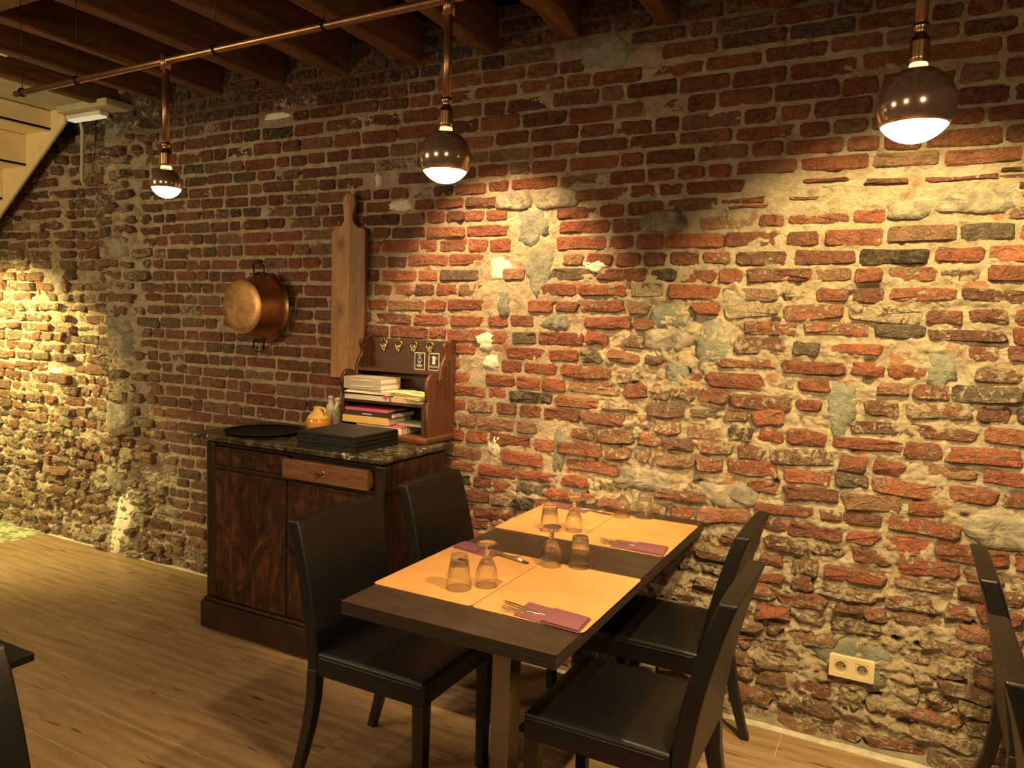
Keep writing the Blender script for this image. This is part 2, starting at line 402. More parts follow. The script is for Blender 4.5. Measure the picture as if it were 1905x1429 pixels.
def soot_shade(x, z): return np.clip(sst(2.50, 2.78, z)*.75 + .45*sst(2.40, 2.62, z)*sst(-2.0, -2.6, x), 0, .85)  # soot plus the shade of the unlit wall top, painted as darkening

RES = .0058; XA, XB, ZA, ZB = -6.3, 1.1, -.02, 2.93
nx = int((XB-XA)/RES); nz = int((ZB-ZA)/RES)
gx, gz = np.meshgrid(np.linspace(XA, XB, nx), np.linspace(ZA, ZB, nz), indexing='ij')
R = rubble(gx, gz)
rough = .55*vn(gx, gz, 14, 21) + .45*vn(gx, gz, 34, 22) + .32*vn(gx, gz, 75, 23) + .22*vn(gx, gz, 120, 24)
ridge = 1 - 2*np.abs(vn(gx, gz*1.6, 11, 31))
crag = np.abs(vn(gx+.3*vn(gx, gz, 9, 51), gz*1.3, 24, 52)) + .6*np.abs(vn(gx, gz, 50, 53))
gy = base_y(gx, gz) - (.0042 + .011*R)*rough - .013*R*ridge + (.004+.012*R)*(.5-crag)*-1.0
pits = sst(.55, .85, vn(gx*.7, gz*1.5, 13, 41)*.5 + vn(gx, gz, 27, 42)*.6)
gy = gy + pits*(.012 + .05*R)
gy = gy - .012*sst(2.10, 2.04, gz)*sst(1.92, 1.97, gz)*sst(-.9, -.5, gx)
vid = np.arange(nx*nz).reshape(nx, nz)
quads = np.stack([vid[:-1, :-1], vid[1:, :-1], vid[1:, 1:], vid[:-1, 1:]], -1).reshape(-1, 4)
me = bpy.data.meshes.new('wall_back'); me.vertices.add(nx*nz)
me.vertices.foreach_set('co', np.stack([gx, gy, gz], -1).astype(np.float32).ravel())
me.loops.add(quads.size); me.loops.foreach_set('vertex_index', quads.astype(np.int32).ravel())
me.polygons.add(len(quads)); me.polygons.foreach_set('loop_start', np.arange(0, quads.size, 4, dtype=np.int32)); 
me.update(calc_edges=True); me.polygons.foreach_set('use_smooth', np.ones(len(quads), bool))
a = me.attributes.new('soot_shade', 'FLOAT', 'POINT'); a.data.foreach_set('value', soot_shade(gx, gz).astype(np.float32).ravel())
me.materials.append(M['mortar'])
wall = link(bpy.data.objects.new('wall_back', me)); tag(wall, kind='structure')

LEV = [-.01,.06,.13,.195,.265,.33,.40,.465,.53,.595,.663,.73,.80,.868,.938,1.01,1.081,1.151,1.216,1.285,1.352,1.418,1.49,1.556,1.623,1.693,1.762,1.83,1.903,1.97,2.037,2.10,2.165,2.235,2.30,2.370,2.446,2.52,2.586,2.654,2.72,2.79,2.86,2.93]
# patches: kind, x, z, rx, rz
PATCH = [('cement',-1.517,1.944,.075,.085),('cement',-1.470,1.756,.070,.110),('plaster',-1.673,1.760,.055,.055),('cement',-.869,1.558,.100,.050),
 ('cement',-.690,1.452,.070,.095),('cement',-.208,1.240,.052,.115),('cement',.101,1.396,.045,.068),('plaster',-1.204,1.766,.055,.026),
 ('cement',-1.370,1.523,.070,.040),('cement',-1.335,.960,.030,.110),('plaster',-1.666,.946,.036,.052),("cement",-.105,.305,.125,.095),
 ('cement',-1.20,2.645,.125,.065),('plaster',-1.733,1.43,.055,.045),('plaster',-1.70,1.33,.045,.035),('plaster',-5.06,1.096,.075,.024),
 ('cement',-4.24,1.28,.060,.11),('plaster',-4.30,.17,.085,.21),('plaster',-2.25,2.07,.085,.028),('plaster',-2.38,2.20,.02,.035),
 ('cement',-.83,1.33,.05,.05),('plaster',.02,2.30,.035,.03),('cement',-4.36,2.60,.09,.07),('plaster',-3.05,2.57,.10,.02),('cement',-1.64,1.60,.035,.07)]
STONE = [('stone',.164,1.975,.125,.040),('stone',-.035,1.958,.075,.036),('stone',-.876,1.468,.105,.046),('stone',-.921,1.945,.100,.046),
 ('stone',-1.615,2.062,.095,.042),('stone',-1.404,2.062,.105,.046),('stone',-4.366,1.90,.14,.075),('stone',-4.34,.86,.125,.09),('stone',-4.35,1.42,.13,.06),
 ('stone',-.60,.86,.12,.05),('stone',-.95,.88,.13,.045),('stone',-4.40,.45,.11,.08),('stone',.33,.86,.12,.06)]
BIG = PATCH + STONE
PAL = [((.38,.125,.070),5),((.33,.105,.062),5),((.27,.090,.056),4),((.41,.155,.085),3),((.23,.088,.060),3),((.18,.075,.055),2),((.34,.19,.115),2.5),((.075,.055,.045),.7),((.15,.115,.085),1)]
PW = [w for _, w in PAL]
def outline(x0, x1, z0, z1, rg, jit):
    """ten-point ragged outline of a brick face"""
    w = x1-x0; h = z1-z0; c = min(h*.20, .010)*(1+.5*rg)
    pts = [(x0+c, z0), (x0+w*.5, z0), (x1-c, z0), (x1, z0+c*.8), (x1, z1-c*.8), (x1-c, z1), (x0+w*.5, z1), (x0+c, z1), (x0, z1-c*.8), (x0, z0+c*.8)]
    return [(p[0]+random.gauss(0, jit), p[1]+random.gauss(0, jit*.7)) for p in pts]
def slab(pts, yb, proud, bev, cenp, tilt):
    n = len(pts); cx = sum(p[0] for p in pts)/n; cz = sum(p[1] for p in pts)/n
    vs = []; W2 = max(p[0] for p in pts)-cx
    for (x, z) in pts: vs.append((x, yb+.03, z))
    for (x, z) in pts: vs.append((x, yb-proud+bev, z))
    for (x, z) in pts:
        q = .80 + random.uniform(-.05, .05); X = cx+(x-cx)*(1-(1-q)*.45); Z_ = cz+(z-cz)*q
        vs.append((X, yb-proud+tilt*(x-cx)+random.gauss(0, .0016+bev*.16), Z_))
    vs.append((cx+random.uniform(-.3, .3)*W2, yb-proud-cenp, cz+random.uniform(-.006, .006)))
    fs = []
    for j in (0, 1):
        for i in range(n):
            k = (i+1) % n; fs.append((j*n+i, j*n+k, (j+1)*n+k, (j+1)*n+i))
    for i in range(n): fs.append((2*n+i, 2*n+(i+1) % n, 3*n))
    return vs, fs
bricks = []
for li in range(len(LEV)-1):
    z0, z1 = LEV[li], LEV[li+1]; x = XA + .05 + random.uniform(0, .2)
    while x < XB-.08:
        zc0 = (z0+z1)/2; rg = float(rubble(x+.08, zc0))
        t = random.random()
        L = random.uniform(.205, .25) if t < .46 else (random.uniform(.105, .135) if t < .86 else random.uniform(.15, .185))
        if rg > .7: L *= random.uniform(.7, 1.0)
        if x < -3.3: L *= .88
        gap = random.uniform(.010, .018)*(1+.5*rg)
        xa, xb = x+gap/2, x+L-gap/2; x += L
        xc = (xa+xb)/2; inside = False
        for p in BIG:
            if abs(xc-p[1]) < p[3]*.85 + (xb-xa)*.22 and abs(zc0-p[2]) < p[4]*.9+.006: inside = True
        if -.22 < xc < .0 and .225 < zc0 < .345: inside = True
        if inside: continue
        if random.random() < .12*max(0, rg-.5): continue
        wob = .004*math.sin(x*2.1+li*.7) + .003*math.sin(x*5.3+li*2.1)
        jt = .0076 + .0012*rg; a0 = z0+jt+wob+random.gauss(0, .0012+.0045*rg); a1 = z1-jt+wob+random.gauss(0, .0012+.0045*rg)
        if 1.955 < zc0 < 2.11 and xc > -.62 and zc0 > 1.97:       # course of thin levelling slips
            e = a0
            while e < a1-.012:
                h = random.uniform(.011, .024); x_ = xa+random.uniform(-.03, .03)
                if random.random() > .18: bricks.append([x_, x_+(xb-xa)*random.uniform(.5, 1.05), e, min(e+h, a1), .35, 1])
                e += h+random.uniform(.007, .014)
            continue
        bricks.append([xa, xb, a0, a1, rg, 0])
def mkbrick(b):
    xa, xb, a0, a1, rg, thin = b
    xc = (xa+xb)/2; zc = (a0+a1)/2; yb = float(base_y(xc, zc))
    jit = .0022 + .0050*rg
    pts = outline(xa, xb, a0, a1, rg, jit)
    if rg > .3:
        an = random.gauss(0, .07*rg); ca, sa = math.cos(an), math.sin(an)
        pts = [(xc+(p[0]-xc)*ca-(p[1]-zc)*sa, zc+(p[0]-xc)*sa+(p[1]-zc)*ca) for p in pts]
    proud = random.gauss(.0072, .0025) + rg*random.gauss(.016, .011)
    vs, fs = slab(pts, yb, proud, .005+.006*rg, random.uniform(0, .003+.010*rg), random.gauss(0, .02+.08*rg))
    c = random.choices(PAL, PW)[0][0]
    k = random.uniform(.82, 1.15); s = float(soot_shade(xc, zc))
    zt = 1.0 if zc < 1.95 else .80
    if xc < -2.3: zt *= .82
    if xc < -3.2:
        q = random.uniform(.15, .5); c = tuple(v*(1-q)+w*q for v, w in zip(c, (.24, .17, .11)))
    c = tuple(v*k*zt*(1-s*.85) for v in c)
    g = .5*max(0, rg-.55) if random.random() < .6 else 0
    c = tuple(v*(1-g) + q*g for v, q in zip(c, (.42, .33, .20)))
    sm = random.uniform(.18, .55) + .40*rg
    if random.random() < .08: sm += .25
    if zc > 2.1 and xc > -2: sm -= .12
    return vs, fs, c, sm
def bmesh_obj(name, vs, fs, tint, smear, parent, mat):
    me = bpy.data.meshes.new(name); me.from_pydata(vs, [], fs)
    ca = me.attributes.new('tint', 'FLOAT_COLOR', 'POINT'); ca.data.foreach_set('color', np.asarray(tint, np.float32).ravel())
    sa = me.attributes.new('smear', 'FLOAT', 'POINT'); sa.data.foreach_set('value', np.asarray(smear, np.float32))
    me.materials.append(mat); bm = bmesh.new(); bm.from_mesh(me); bmesh.ops.recalc_face_normals(bm, faces=bm.faces); bm.to_mesh(me); bm.free()
    return link(bpy.data.objects.new(name, me), parent)
# choose the 300 bricks that show largest, the others are joined
camp = Vector((0, -CD, CH))
def shown(b):
    xc = (b[0]+b[1])/2; zc = (b[2]+b[3])/2; d = Vector((xc, 0, zc))-camp
    dep = d.dot(fw); u = F*d.dot(rr)/dep; v = F*d.dot(uu)/dep
    if abs(u) > 950 or abs(v) > 712: return 0
    if xc > -1.35 and zc < .95 and xc < -.35: return 0       # behind the table and chairs
    return (b[1]-b[0])*(b[3]-b[2])/dep**3
order = sorted(range(len(bricks)), key=lambda i: -shown(bricks[i])); top = set(order[:300-2])
jv, jf, jt_, js = [], [], [], []
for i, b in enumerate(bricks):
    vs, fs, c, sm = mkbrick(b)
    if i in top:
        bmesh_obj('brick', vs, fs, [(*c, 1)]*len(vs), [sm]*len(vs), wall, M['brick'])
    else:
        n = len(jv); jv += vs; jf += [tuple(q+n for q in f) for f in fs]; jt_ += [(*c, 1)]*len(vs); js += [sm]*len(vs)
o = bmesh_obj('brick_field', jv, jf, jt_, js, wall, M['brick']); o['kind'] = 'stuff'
# patches of cement and plaster, larger stones
for ki, px, pz, rx, rz in BIG:
    n = 20; yb = float(base_y(px, pz)); K = 5; rings = []
    ph = [random.uniform(0, 6.28) for _ in range(4)]
    for j in range(K):
        q = [1.04, 1.0, .78, .5, .22][j]; dy = [.03, .004, -.008, -.011, -.012][j]
        if ki == 'stone': dy = [.03, .0, -.013, -.016, -.017][j]; q = [1.04, 1.0, .90, .6, .25][j]
        if ki == 'plaster': dy *= .9
        rg = []
        for i in range(n):
            a = 2*PI*i/n; e = .62 if ki == 'stone' else .85
            cx = abs(math.cos(a))**e*math.copysign(1, math.cos(a)); cz = abs(math.sin(a))**e*math.copysign(1, math.sin(a))
            w = 1 + (.07 if ki == 'stone' else .13)*math.sin(3*a+ph[0]) + (.05 if ki == 'stone' else .11)*math.sin(5*a+ph[1]) + (.02 if ki == 'stone' else .09)*math.sin(9*a+ph[2])
            X = px+rx*cx*w*q; Zz = pz+rz*cz*w*q
            rg.append((X, float(base_y(X, Zz))+dy+random.gauss(0, .0028), Zz))
        rings.append(rg)
    nm = {'cement': 'cement_patch', 'plaster': 'plaster_patch', 'stone': 'stone'}[ki]
    MB().rings(rings).build(nm, {'cement': M['cement'], 'plaster': M['plaster_white'], 'stone': M['stone']}[ki], wall, smooth=True)
# cement foot of the wall and pale grit strip beside the floor
n = 120; rg = []
for i in range(n):
    x = XA + (XB-XA)*i/(n-1); q = random.uniform(-.006, .006); h = .004+.008*abs(math.sin(x*3))+random.uniform(0, .006)
    if x < -2.6: q += .016
    rg.append([(x, .03, -.02), (x, -.092+q, -.02), (x, -.088+q, .006), (x, -.072+q, .008+h*.7), (x, -.045, h+.014), (x, .03, h+.016)])
MB().rings(rg).build('cement_skirt', M['skirt'], wall, smooth=True)

# ------------------------------------------------------------------ floor
fl = MB().box(XA, 1.6, -3.9, 0.0, -.10, -.0012).build('floor', M['joint']); tag(fl, kind='structure')
full = None
y = -.095; k = 0
def plank(x0, x1, y0, y1):
    return MB().box(x0, x1, y0, y1, -.0012, .0).build('floor_plank', M['floor'], fl)
while y > -3.8:
    y1 = y-.205; off = -2.515 if k == 3 else (-1.55 + [.0, .45, .83, .25, .62, .12][k % 6])
    if k == 2: off = -3.02
    if k == 4: off = -2.95
    xs = [off + 1.22*j for j in range(-5, 5)]
    for a_ in xs:
        x0, x1 = max(a_, -5.07), min(a_+1.22, 1.55)
        if x1-x0 < .05: continue
        if x1-x0 > 1.219:
            if full is None:
                full = MB().box(0, 1.2180, -.2022, 0, -.0012, 0).build('floor_plank', M['floor'], fl); o = full
            else:
                o = full.copy(); link(o, fl)
            o.location = (x0, y, 0)
        else: plank(x0, x1-.002, y1+.0028, y)
    y = y1; k += 1
MB().add([(XA, -.03, -.001), (-4.9, -.03, -.001), (-4.9, -.075, -.001), (XA, -.075, -.001)], [(0, 1, 2, 3)])
g = []
for i in range(60):
    x = -4.95 + 6.0*i/59; q = random.uniform(-.003, .003)
    g.append([(x, -.03, -.004), (x, -.128+q*(x > -2.5)+.028*(x < -2.5), -.004), (x, -.125+q*(x > -2.5)+.028*(x < -2.5), .0025), (x, -.03, .004)])
tr = MB().rings(g).build('trim_1', M['grit'], smooth=True); tag(tr, kind='structure')
# patterned cement tiles beyond the planks
def tile_material():
    t = NT('star pattern cement tile'); v = t.coord('Object', (1, 1, 1))
    sp = t.n('ShaderNodeSeparateXYZ'); t.l(v, sp.inputs[0])
    an = t.math('ARCTAN2', sp.outputs[1], sp.outputs[0]); rd = t.n('ShaderNodeVectorMath', operation='LENGTH'); t.l(v, rd.inputs[0])
    s = t.math('ABSOLUTE', t.math('SINE', t.math('MULTIPLY', an, 4.0)))
    e = t.math('SUBTRACT', t.math('ADD', .035, t.math('MULTIPLY', s, .060)), rd.outputs['Value'])
    star = t.math('MULTIPLY', e, 400, True)
    sg = t.math('MULTIPLY', t.math('SINE', t.math('MULTIPLY', an, 8.0)), 60, True)
    c = t.mix(star, (.22, .23, .15), t.mix(sg, (.62, .56, .30), (.36, .37, .24)))
    e2 = t.math('MULTIPLY', t.math('SUBTRACT', rd.outputs['Value'], .118), 400, True); c = t.mix(e2, c, (.66, .60, .34))
    return t.set(c, .5)
M['tile'] = tile_material(); t0 = None
for i in range(6):
    for j in range(18):
        cx = -5.175-.2*i; cy = -.18-.2*j
        if t0 is None: t0 = MB().box(-.099, .099, -.099, .099, -.0012, .001).build('patterned_tile', M['tile'], fl); o = t0
        else: o = t0.copy(); link(o, fl)
        o.location = (cx, cy, 0)

# ------------------------------------------------------------------ ceiling: boards, beams, plaster, stair
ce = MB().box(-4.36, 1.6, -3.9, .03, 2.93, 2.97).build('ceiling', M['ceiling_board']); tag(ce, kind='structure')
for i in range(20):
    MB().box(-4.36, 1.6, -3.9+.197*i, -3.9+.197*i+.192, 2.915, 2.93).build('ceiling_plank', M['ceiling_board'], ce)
def beam(x, w, name='ceiling_beam', z0=2.725, bend=0):
    rings = []
    for i in range(13):
        y = .03 - 3.9*i/12; q = bend*math.sin(i*1.7)*max(0, 1-i/4); rr_ = lambda: random.uniform(-.006, .006)
        if i == 0 and bend: q = -bend*.6
        rings.append([(x-w/2+q+rr_(), y, z0+.008+rr_()), (x-w/2+.012+q+rr_(), y, z0+rr_()), (x+w/2-.012+q+rr_(), y, z0+rr_()), (x+w/2+q+rr_(), y, z0+.010+rr_()), (x+w/2+q, y, 2.93), (x-w/2+q, y, 2.93)])
    return MB().rings(rings).build(name, M['beam'], ce, bevel=.004, seg=1)
for x in (-4.32, -3.92, -3.50, -3.03, -2.60, -2.16, -1.76, -1.35, -.94, -.50, -.08, .34, .76, 1.18):
    beam(x, .085 if x != -1.35 else .10, bend=.03 if x == -1.35 else 0)
MB().box(-3.46, -3.07, -1.33, -1.20, 2.72, 2.90).build('cross_beam', M['beam'], ce, bevel=.012)
pc = MB().box(XA, -4.36, -3.9, .03, 2.745, 2.80).build('ceiling_plaster', M['plaster']); tag(pc, 'cream plaster ceiling strip over the stair at left', 'ceiling', kind='structure')
MB().box(-4.68, -4.20, -.20, .02, 2.70, 2.745).build('plaster_ledge', M['plaster'], pc, bevel=.008)
# stair
st = thing('staircase', 'cream painted wooden stair rising under the ceiling at far left', 'staircase', (-5.4, -.55, 2.1))
def S(mb, name, mt, bevel=.004): 
    o = mb.build(name, mt, st, bevel=bevel); o.location = (5.4, .55, -2.1); return o
ang = math.atan2(2.649-2.09, -4.731+5.495); sl = (2.649-2.09)/(-4.731+5.495)
def strx(x): return 2.649 + sl*(x+4.731)
xs0, xs1 = -6.25, -4.70
for yy in (-.13, -1.15):
    o = plate('stringer', [(xs0, strx(xs0)-.01), (xs1, strx(xs1)-.01), (xs1, 2.742), (-5.02, 2.742), (xs0, strx(xs0)+.33)], [], .03, M['stair'], st, 'xz', yy); o.location = (5.4, .55, -2.1)
for i in range(6):
    x = -4.825-.272*i; z = 2.62-.20*i
    S(MB().box(x-.012, x, -1.13, -.145, z, min(z+.20, 2.74)), 'riser', M['stair'])
    S(MB().box(x-.272, x+.0, -1.13, -.145, z-.0, z+.02), 'tread', M['stair'])
# small light batten with its cable
bt = thing('batten_light', 'slim white light batten under the ceiling ledge by the stair', 'light', (-4.50, -.12, 2.668))
MB().box(-.165, .165, -.03, .03, .005, .03).build('housing', M['whitebox'], bt, bevel=.004)
MB().box(-.155, .155, -.026, .026, -.006, .005).build('diffuser', M['strip'], bt, bevel=.003)
cb = MB().tube([(-4.65, -.07, 2.70), (-4.64, -.06, 2.62), (-4.655, -.055, 2.5), (-4.66, -.055, 2.36), (-4.665, -.05, 2.31)], .011).build('wall_cable', M['plaster'], smooth=True)
tag(cb, 'pale cable running down the bricks below the light batten', 'cable')
wb = MB().box(-4.02, -3.93, -.98, -.84, 2.74, 2.87).build('junction_box', M['whitebox'], bevel=.005)
tag(wb, 'small white box fixed between the beams at top left', 'box')
# wall holding the far left side and the cut edge of the room: nothing else is seen

# ------------------------------------------------------------------ pipe rail and globe lamps
PY = -1.46
pr = thing('copper_pipe', 'long copper pipe hung under the beams carrying the globe lamps', 'pipe', (-1.0, PY, 2.28))
MB().tube([(-1.83, .0, -.018), (-1.05, 0, -.006), (0, 0, .008), (2.1, 0, .03)], .0105, 12).build('pipe_run', M['pipe'], pr, smooth=True)
for (x, y, z, r) in LAMPS:
    MB().lathe([(.0, -.032), (.015, -.03), (.0155, .012), (.0, .0125)], 14).build('tee_fitting', M['pipe'], pr, smooth=True).location = (x+1.0, 0, .0)
for x in (-2.79, -2.48, -1.83, -1.42, -.5, .5):
    zz = -.016+.012*(x+2.8)
    MB().tube([(.0, 0, .44), (.0, 0, .016)], .0014, 6).tube([(0, .013*math.cos(a), .013*math.sin(a)) for a in [2*PI*i/10 for i in range(10)]], .0032, 6, True).build('hanger', M['iron'], pr, smooth=True).location = (x+1.0, 0, zz)
labels = ['mirrored globe lamp at right, the largest and brightest of the three', 'mirrored copper globe lamp hanging over the laid table', 'smallest globe lamp hanging near the staircase at left']
for (x, y, z, r), lb in zip(LAMPS, labels):
    y = PY
    L_ = thing('globe_lamp', lb, 'pendant lamp', (x, y, z), 0, 'pendant lamps on the copper pipe')
    zt = 2.28-z-.03
    MB().tube([(0, 0, zt), (0, 0, r+.072)], .0105, 12).build('drop_pipe', M['pipe'], L_, smooth=True)
    MB().lathe([(0, r+.078), (.013, r+.076), (.0135, r+.068), (.010, r+.064), (.010, r+.056), (.0145, r+.052), (.0165, r+.046)] +
               [(.0165+.0009*(i % 2), r+.046-.0028*i) for i in range(13)] + [(.0150, r+.008), (.014, r+.004)], 20).build('socket', M['socket'], L_, smooth=True)
    MB().lathe([(.0145, r+.007), (.0155, r+.003), (.0165, r-.002)], 20).build('glowing_neck', M['collar'], L_, smooth=True)
    d = .55 if r > .05 else .34
    a0 = math.asin(d); up = [(r*math.cos(t), r*math.sin(t)) for t in [-a0 + (PI/2-.16+a0)*i/22 for i in range(23)]]
    lo = [(r*math.cos(t)*.999, r*math.sin(t)*.999) for t in [-PI/2+.02 + (PI/2-.02-a0)*i/8 for i in range(9)]]
    g1 = MB().lathe(up, 40).build('mirrored_globe', M['mirror'], L_, smooth=True)
    sd = g1.modifiers.new('solid', 'SOLIDIFY'); sd.thickness = .0012
    MB().lathe(lo, 40).build('clear_cap', M['cap'], L_, smooth=True)

# ------------------------------------------------------------------ copper pan and board on the wall
pan = thing('copper_pan', 'round copper jam pan hanging upside out on the bricks', 'pan', (-3.092, -.075, 1.555))
PR = .183
prof = [(.0, -.150), (.10, -.151), (.128, -.149), (.139, -.143), (.145, -.128), (.160, -.08), (.174, -.03), (.181, -.004), (.187, .0), (.1885, .004), (.187, .008), (.181, .006), (.172, -.028), (.155, -.09), (.140, -.132), (.0, -.140)]
b = MB().lathe(prof[3:], 48); vs = b.v; b.v = [(p[0], p[2]+.01, p[1]) for p in vs]; b.build('bowl', M['copper'], pan, smooth=True)
b = MB().lathe([(.0, -.1515), (.10, -.1525), (.128, -.150), (.140, -.1425)], 48); b.v = [(p[0], p[2]+.01, p[1]) for p in b.v]; b.build('base', M['copperbase'], pan, smooth=True)
for s in (1, -1):
    zz = .190*s
    MB().tube([(-.045, -.004, .16*s), (-.038, -.012, .176*s), (0, -.014, .186*s), (.038, -.012, .176*s), (.045, -.004, .16*s)], .006, 8).build('handle_bracket', M['iron'], pan, smooth=True)
    MB().tube([(-.036, -.014, .180*s), (-.040, -.022, .225*s), (-.02, -.022, .236*s), (.02, -.022, .236*s), (.040, -.022, .225*s), (.036, -.014, .180*s)], .0042, 8).build('handle', M['iron'], pan, smooth=True)
MB().tube([(0, .03, .243), (0, -.02, .246), (0, -.028, .252)], .003, 6).build('hook', M['iron'], pan)
bd = thing('cutting_board', 'tall narrow oak cutting board with handle hanging on the wall', 'cutting board', (-2.527, -.05, 1.208), 0)
def arc(cx, cy, r, a0, a1, n=6): return [(cx+r*math.cos(a0+(a1-a0)*i/n), cy+r*math.sin(a0+(a1-a0)*i/n)) for i in range(n+1)]
H_, WB = .757, .212; wl, wr = -.106, .106
left = [(wl, .0), (.012, .0), (.012, H_-.008+.016)]
hs = [(.052, H_+.0), (.040, H_+.014), (.026, H_+.035), (.024, H_+.06), (.034, H_+.105), (.038, H_+.13), (.030, H_+.158), (.012, H_+.168)]
ho = [(0, 0), (0.0, 0)]
lefto = [(wl, 0), (.012, 0), (.012, H_+.168)] + [(.0, H_+.169), (-.018, H_+.165), (-.035, H_+.150), (-.040, H_+.13), (-.036, H_+.10), (-.028, H_+.06), (-.030, H_+.035), (-.044, H_+.012), (-.060, H_), (-.095, H_-.006), (wl, H_-.02)]
hole = [(-.012+.005*math.cos(2*PI*i/8), H_+.128+.006*math.sin(2*PI*i/8)) for i in range(8)]
plate('wide_plank', lefto, [hole], .022, M['board'], bd, 'xz', .018, .001)
righto = [(.012, .0), (wr, .0), (wr, H_-.02), (wr-.010, H_-.006), (.060, H_+.0)] + hs[1:]
plate('narrow_plank', righto, [], .022, M['board2'], bd, 'xz', .018, .001)
MB().tube([(-.012, .004, H_+.124), (-.010, .0, H_+.16), (.002, .03, H_+.212)], .0018, 6).tube([(-.012, .03, H_+.124), (-.006, .033, H_+.16), (.002, .035, H_+.212)], .0018, 6).build('string', M['paper'], bd)

# ------------------------------------------------------------------ marble topped cabinet
cx0, cx1, cyf = -2.925, -1.865, -.580
cab = thing('cabinet', 'antique mahogany cabinet with marble top against the brick wall', 'cabinet', (-2.39, -.33, 0), 0)
def K(mb, name, mt, parent=cab, bevel=.003, seg=2, smooth=False):
    o = mb.build(name, mt, parent, bevel=bevel, seg=seg, smooth=smooth)
    if parent is cab: o.location = (2.39, .33, 0)
    return o
K(MB().box(cx0+.03, cx1-.006, cyf+.03, -.13, .14, .915), 'carcass', M['dark'])
K(MB().box(cx1-.028, cx1, cyf+.05, -.13, .15, .915), 'side_panel', M['mahogany'])
K(MB().box(cx0, cx0+.028, cyf+.05, -.13, .15, .915), 'side_panel', M['mahogany'])
K(MB().box(cx0-.012, cx1+.012, cyf-.022, -.12, .012, .140), 'plinth', M['plinth'])
K(MB().box(cx0-.006, cx1+.006, cyf-.012, -.12, .140, .158), 'plinth_moulding', M['ebony'], bevel=.006)
for x in (cx0+.05, cx1-.05): K(MB().lathe([(0, 0), (.025, 0), (.028, .006), (.025, .012), (0, .012)], 16, (x, cyf+.03)), 'foot', M['ebony'])
for x in (cx0, cx1-.062): K(MB().box(x, x+.062, cyf, cyf+.05, .155, .915), 'corner_post', M['ebony'], bevel=.014, seg=4)
K(MB().box(cx0+.055, cx1-.055, cyf+.006, cyf+.05, .785, .805), 'rail', M['ebony'])
K(MB().box(cx0+.055, cx1-.055, cyf+.012, cyf+.05, .897, .915), 'rail', M['ebony'])
for nm, xa, xb, pull in (('drawer', cx0+.066, -2.402, .004), ('drawer', -2.398, cx1-.064, -.036)):
    d = K(MB().box(xa, xb, cyf+pull, cyf+pull+.022, .808, .893).box(xa+.01, xb-.01, cyf+pull+.02, cyf+.10, .812, .885), nm, M['ledge'] if pull < 0 else M['mahogany'])
    xm = (xa+xb)/2; e = MB().tube([(xm+.010*math.cos(t)*.6, cyf+pull-.001, .852+.013*math.sin(t)) for t in [2*PI*i/12 for i in range(12)]], .0016, 6, True)
    e.box(xm-.0025, xm+.0025, cyf+pull-.0012, cyf+pull, .844, .860); e.build('keyhole', M['brass'] if pull < 0 else M['iron'], d)
    if pull < 0:
        MB().tube([(xm, cyf+pull, .850), (xm-.004, cyf+pull-.03, .848)], .003, 8).tube([(xm-.004+.012*math.cos(t), cyf+pull-.034+.004*math.sin(t), .848+.010*math.sin(t)) for t in [2*PI*i/12 for i in range(12)]], .0022, 6, True).build('key', M['iron'], d, smooth=True)
for xa, xb in ((cx0+.064, -2.412), (-2.404, cx1-.062)):
    d = K(MB().box(xa, xb, cyf+.002, cyf+.024, .162, .783), 'door', M['mahogany'])
    if xa < -2.5:
        K(MB().box((xa+xb)/2-.003, (xa+xb)/2+.001, cyf+.0005, cyf+.004, .20, .76), 'veneer_split', M['ebony'], bevel=0)
    else:
        MB().tube([(xa+.028+.011*math.cos(t), cyf, .475+.018*math.sin(t)) for t in [2*PI*i/14 for i in range(14)]], .0025, 6, True).tube([(xa+.028, cyf, .475), (xa+.026, cyf-.028, .474)], .0035, 8).tube([(xa+.026+.013*math.cos(t), cyf-.03, .474+.010*math.sin(t)) for t in [2*PI*i/12 for i in range(12)]], .0022, 6, True).build('lock_and_key', M['iron'], d, smooth=True)
K(MB().box(cx0+.55, cx0+.56, cyf+.0005, cyf+.003, .17, .78), 'door_bead', M['ebony'], bevel=0)
K(MB().box(-2.985, -1.845, -.625, -.115, .925, .955), 'marble_top', M['marble'], bevel=.011, seg=4)
TOPZ = .955
# round tray
ty = thing('round_tray', 'large round black tray lying on the left of the marble top', 'tray', (-2.700, -.425, TOPZ))
MB().lathe([(0, .0), (.150, .0), (.178, .006), (.182, .014), (.184, .014), (.184, .010), (.180, .003), (.150, -.0)][:6] + [(.180, .012), (.172, .007), (.150, .004), (0, .004)], 56).build('tray_dish', M['black'], ty, smooth=True)
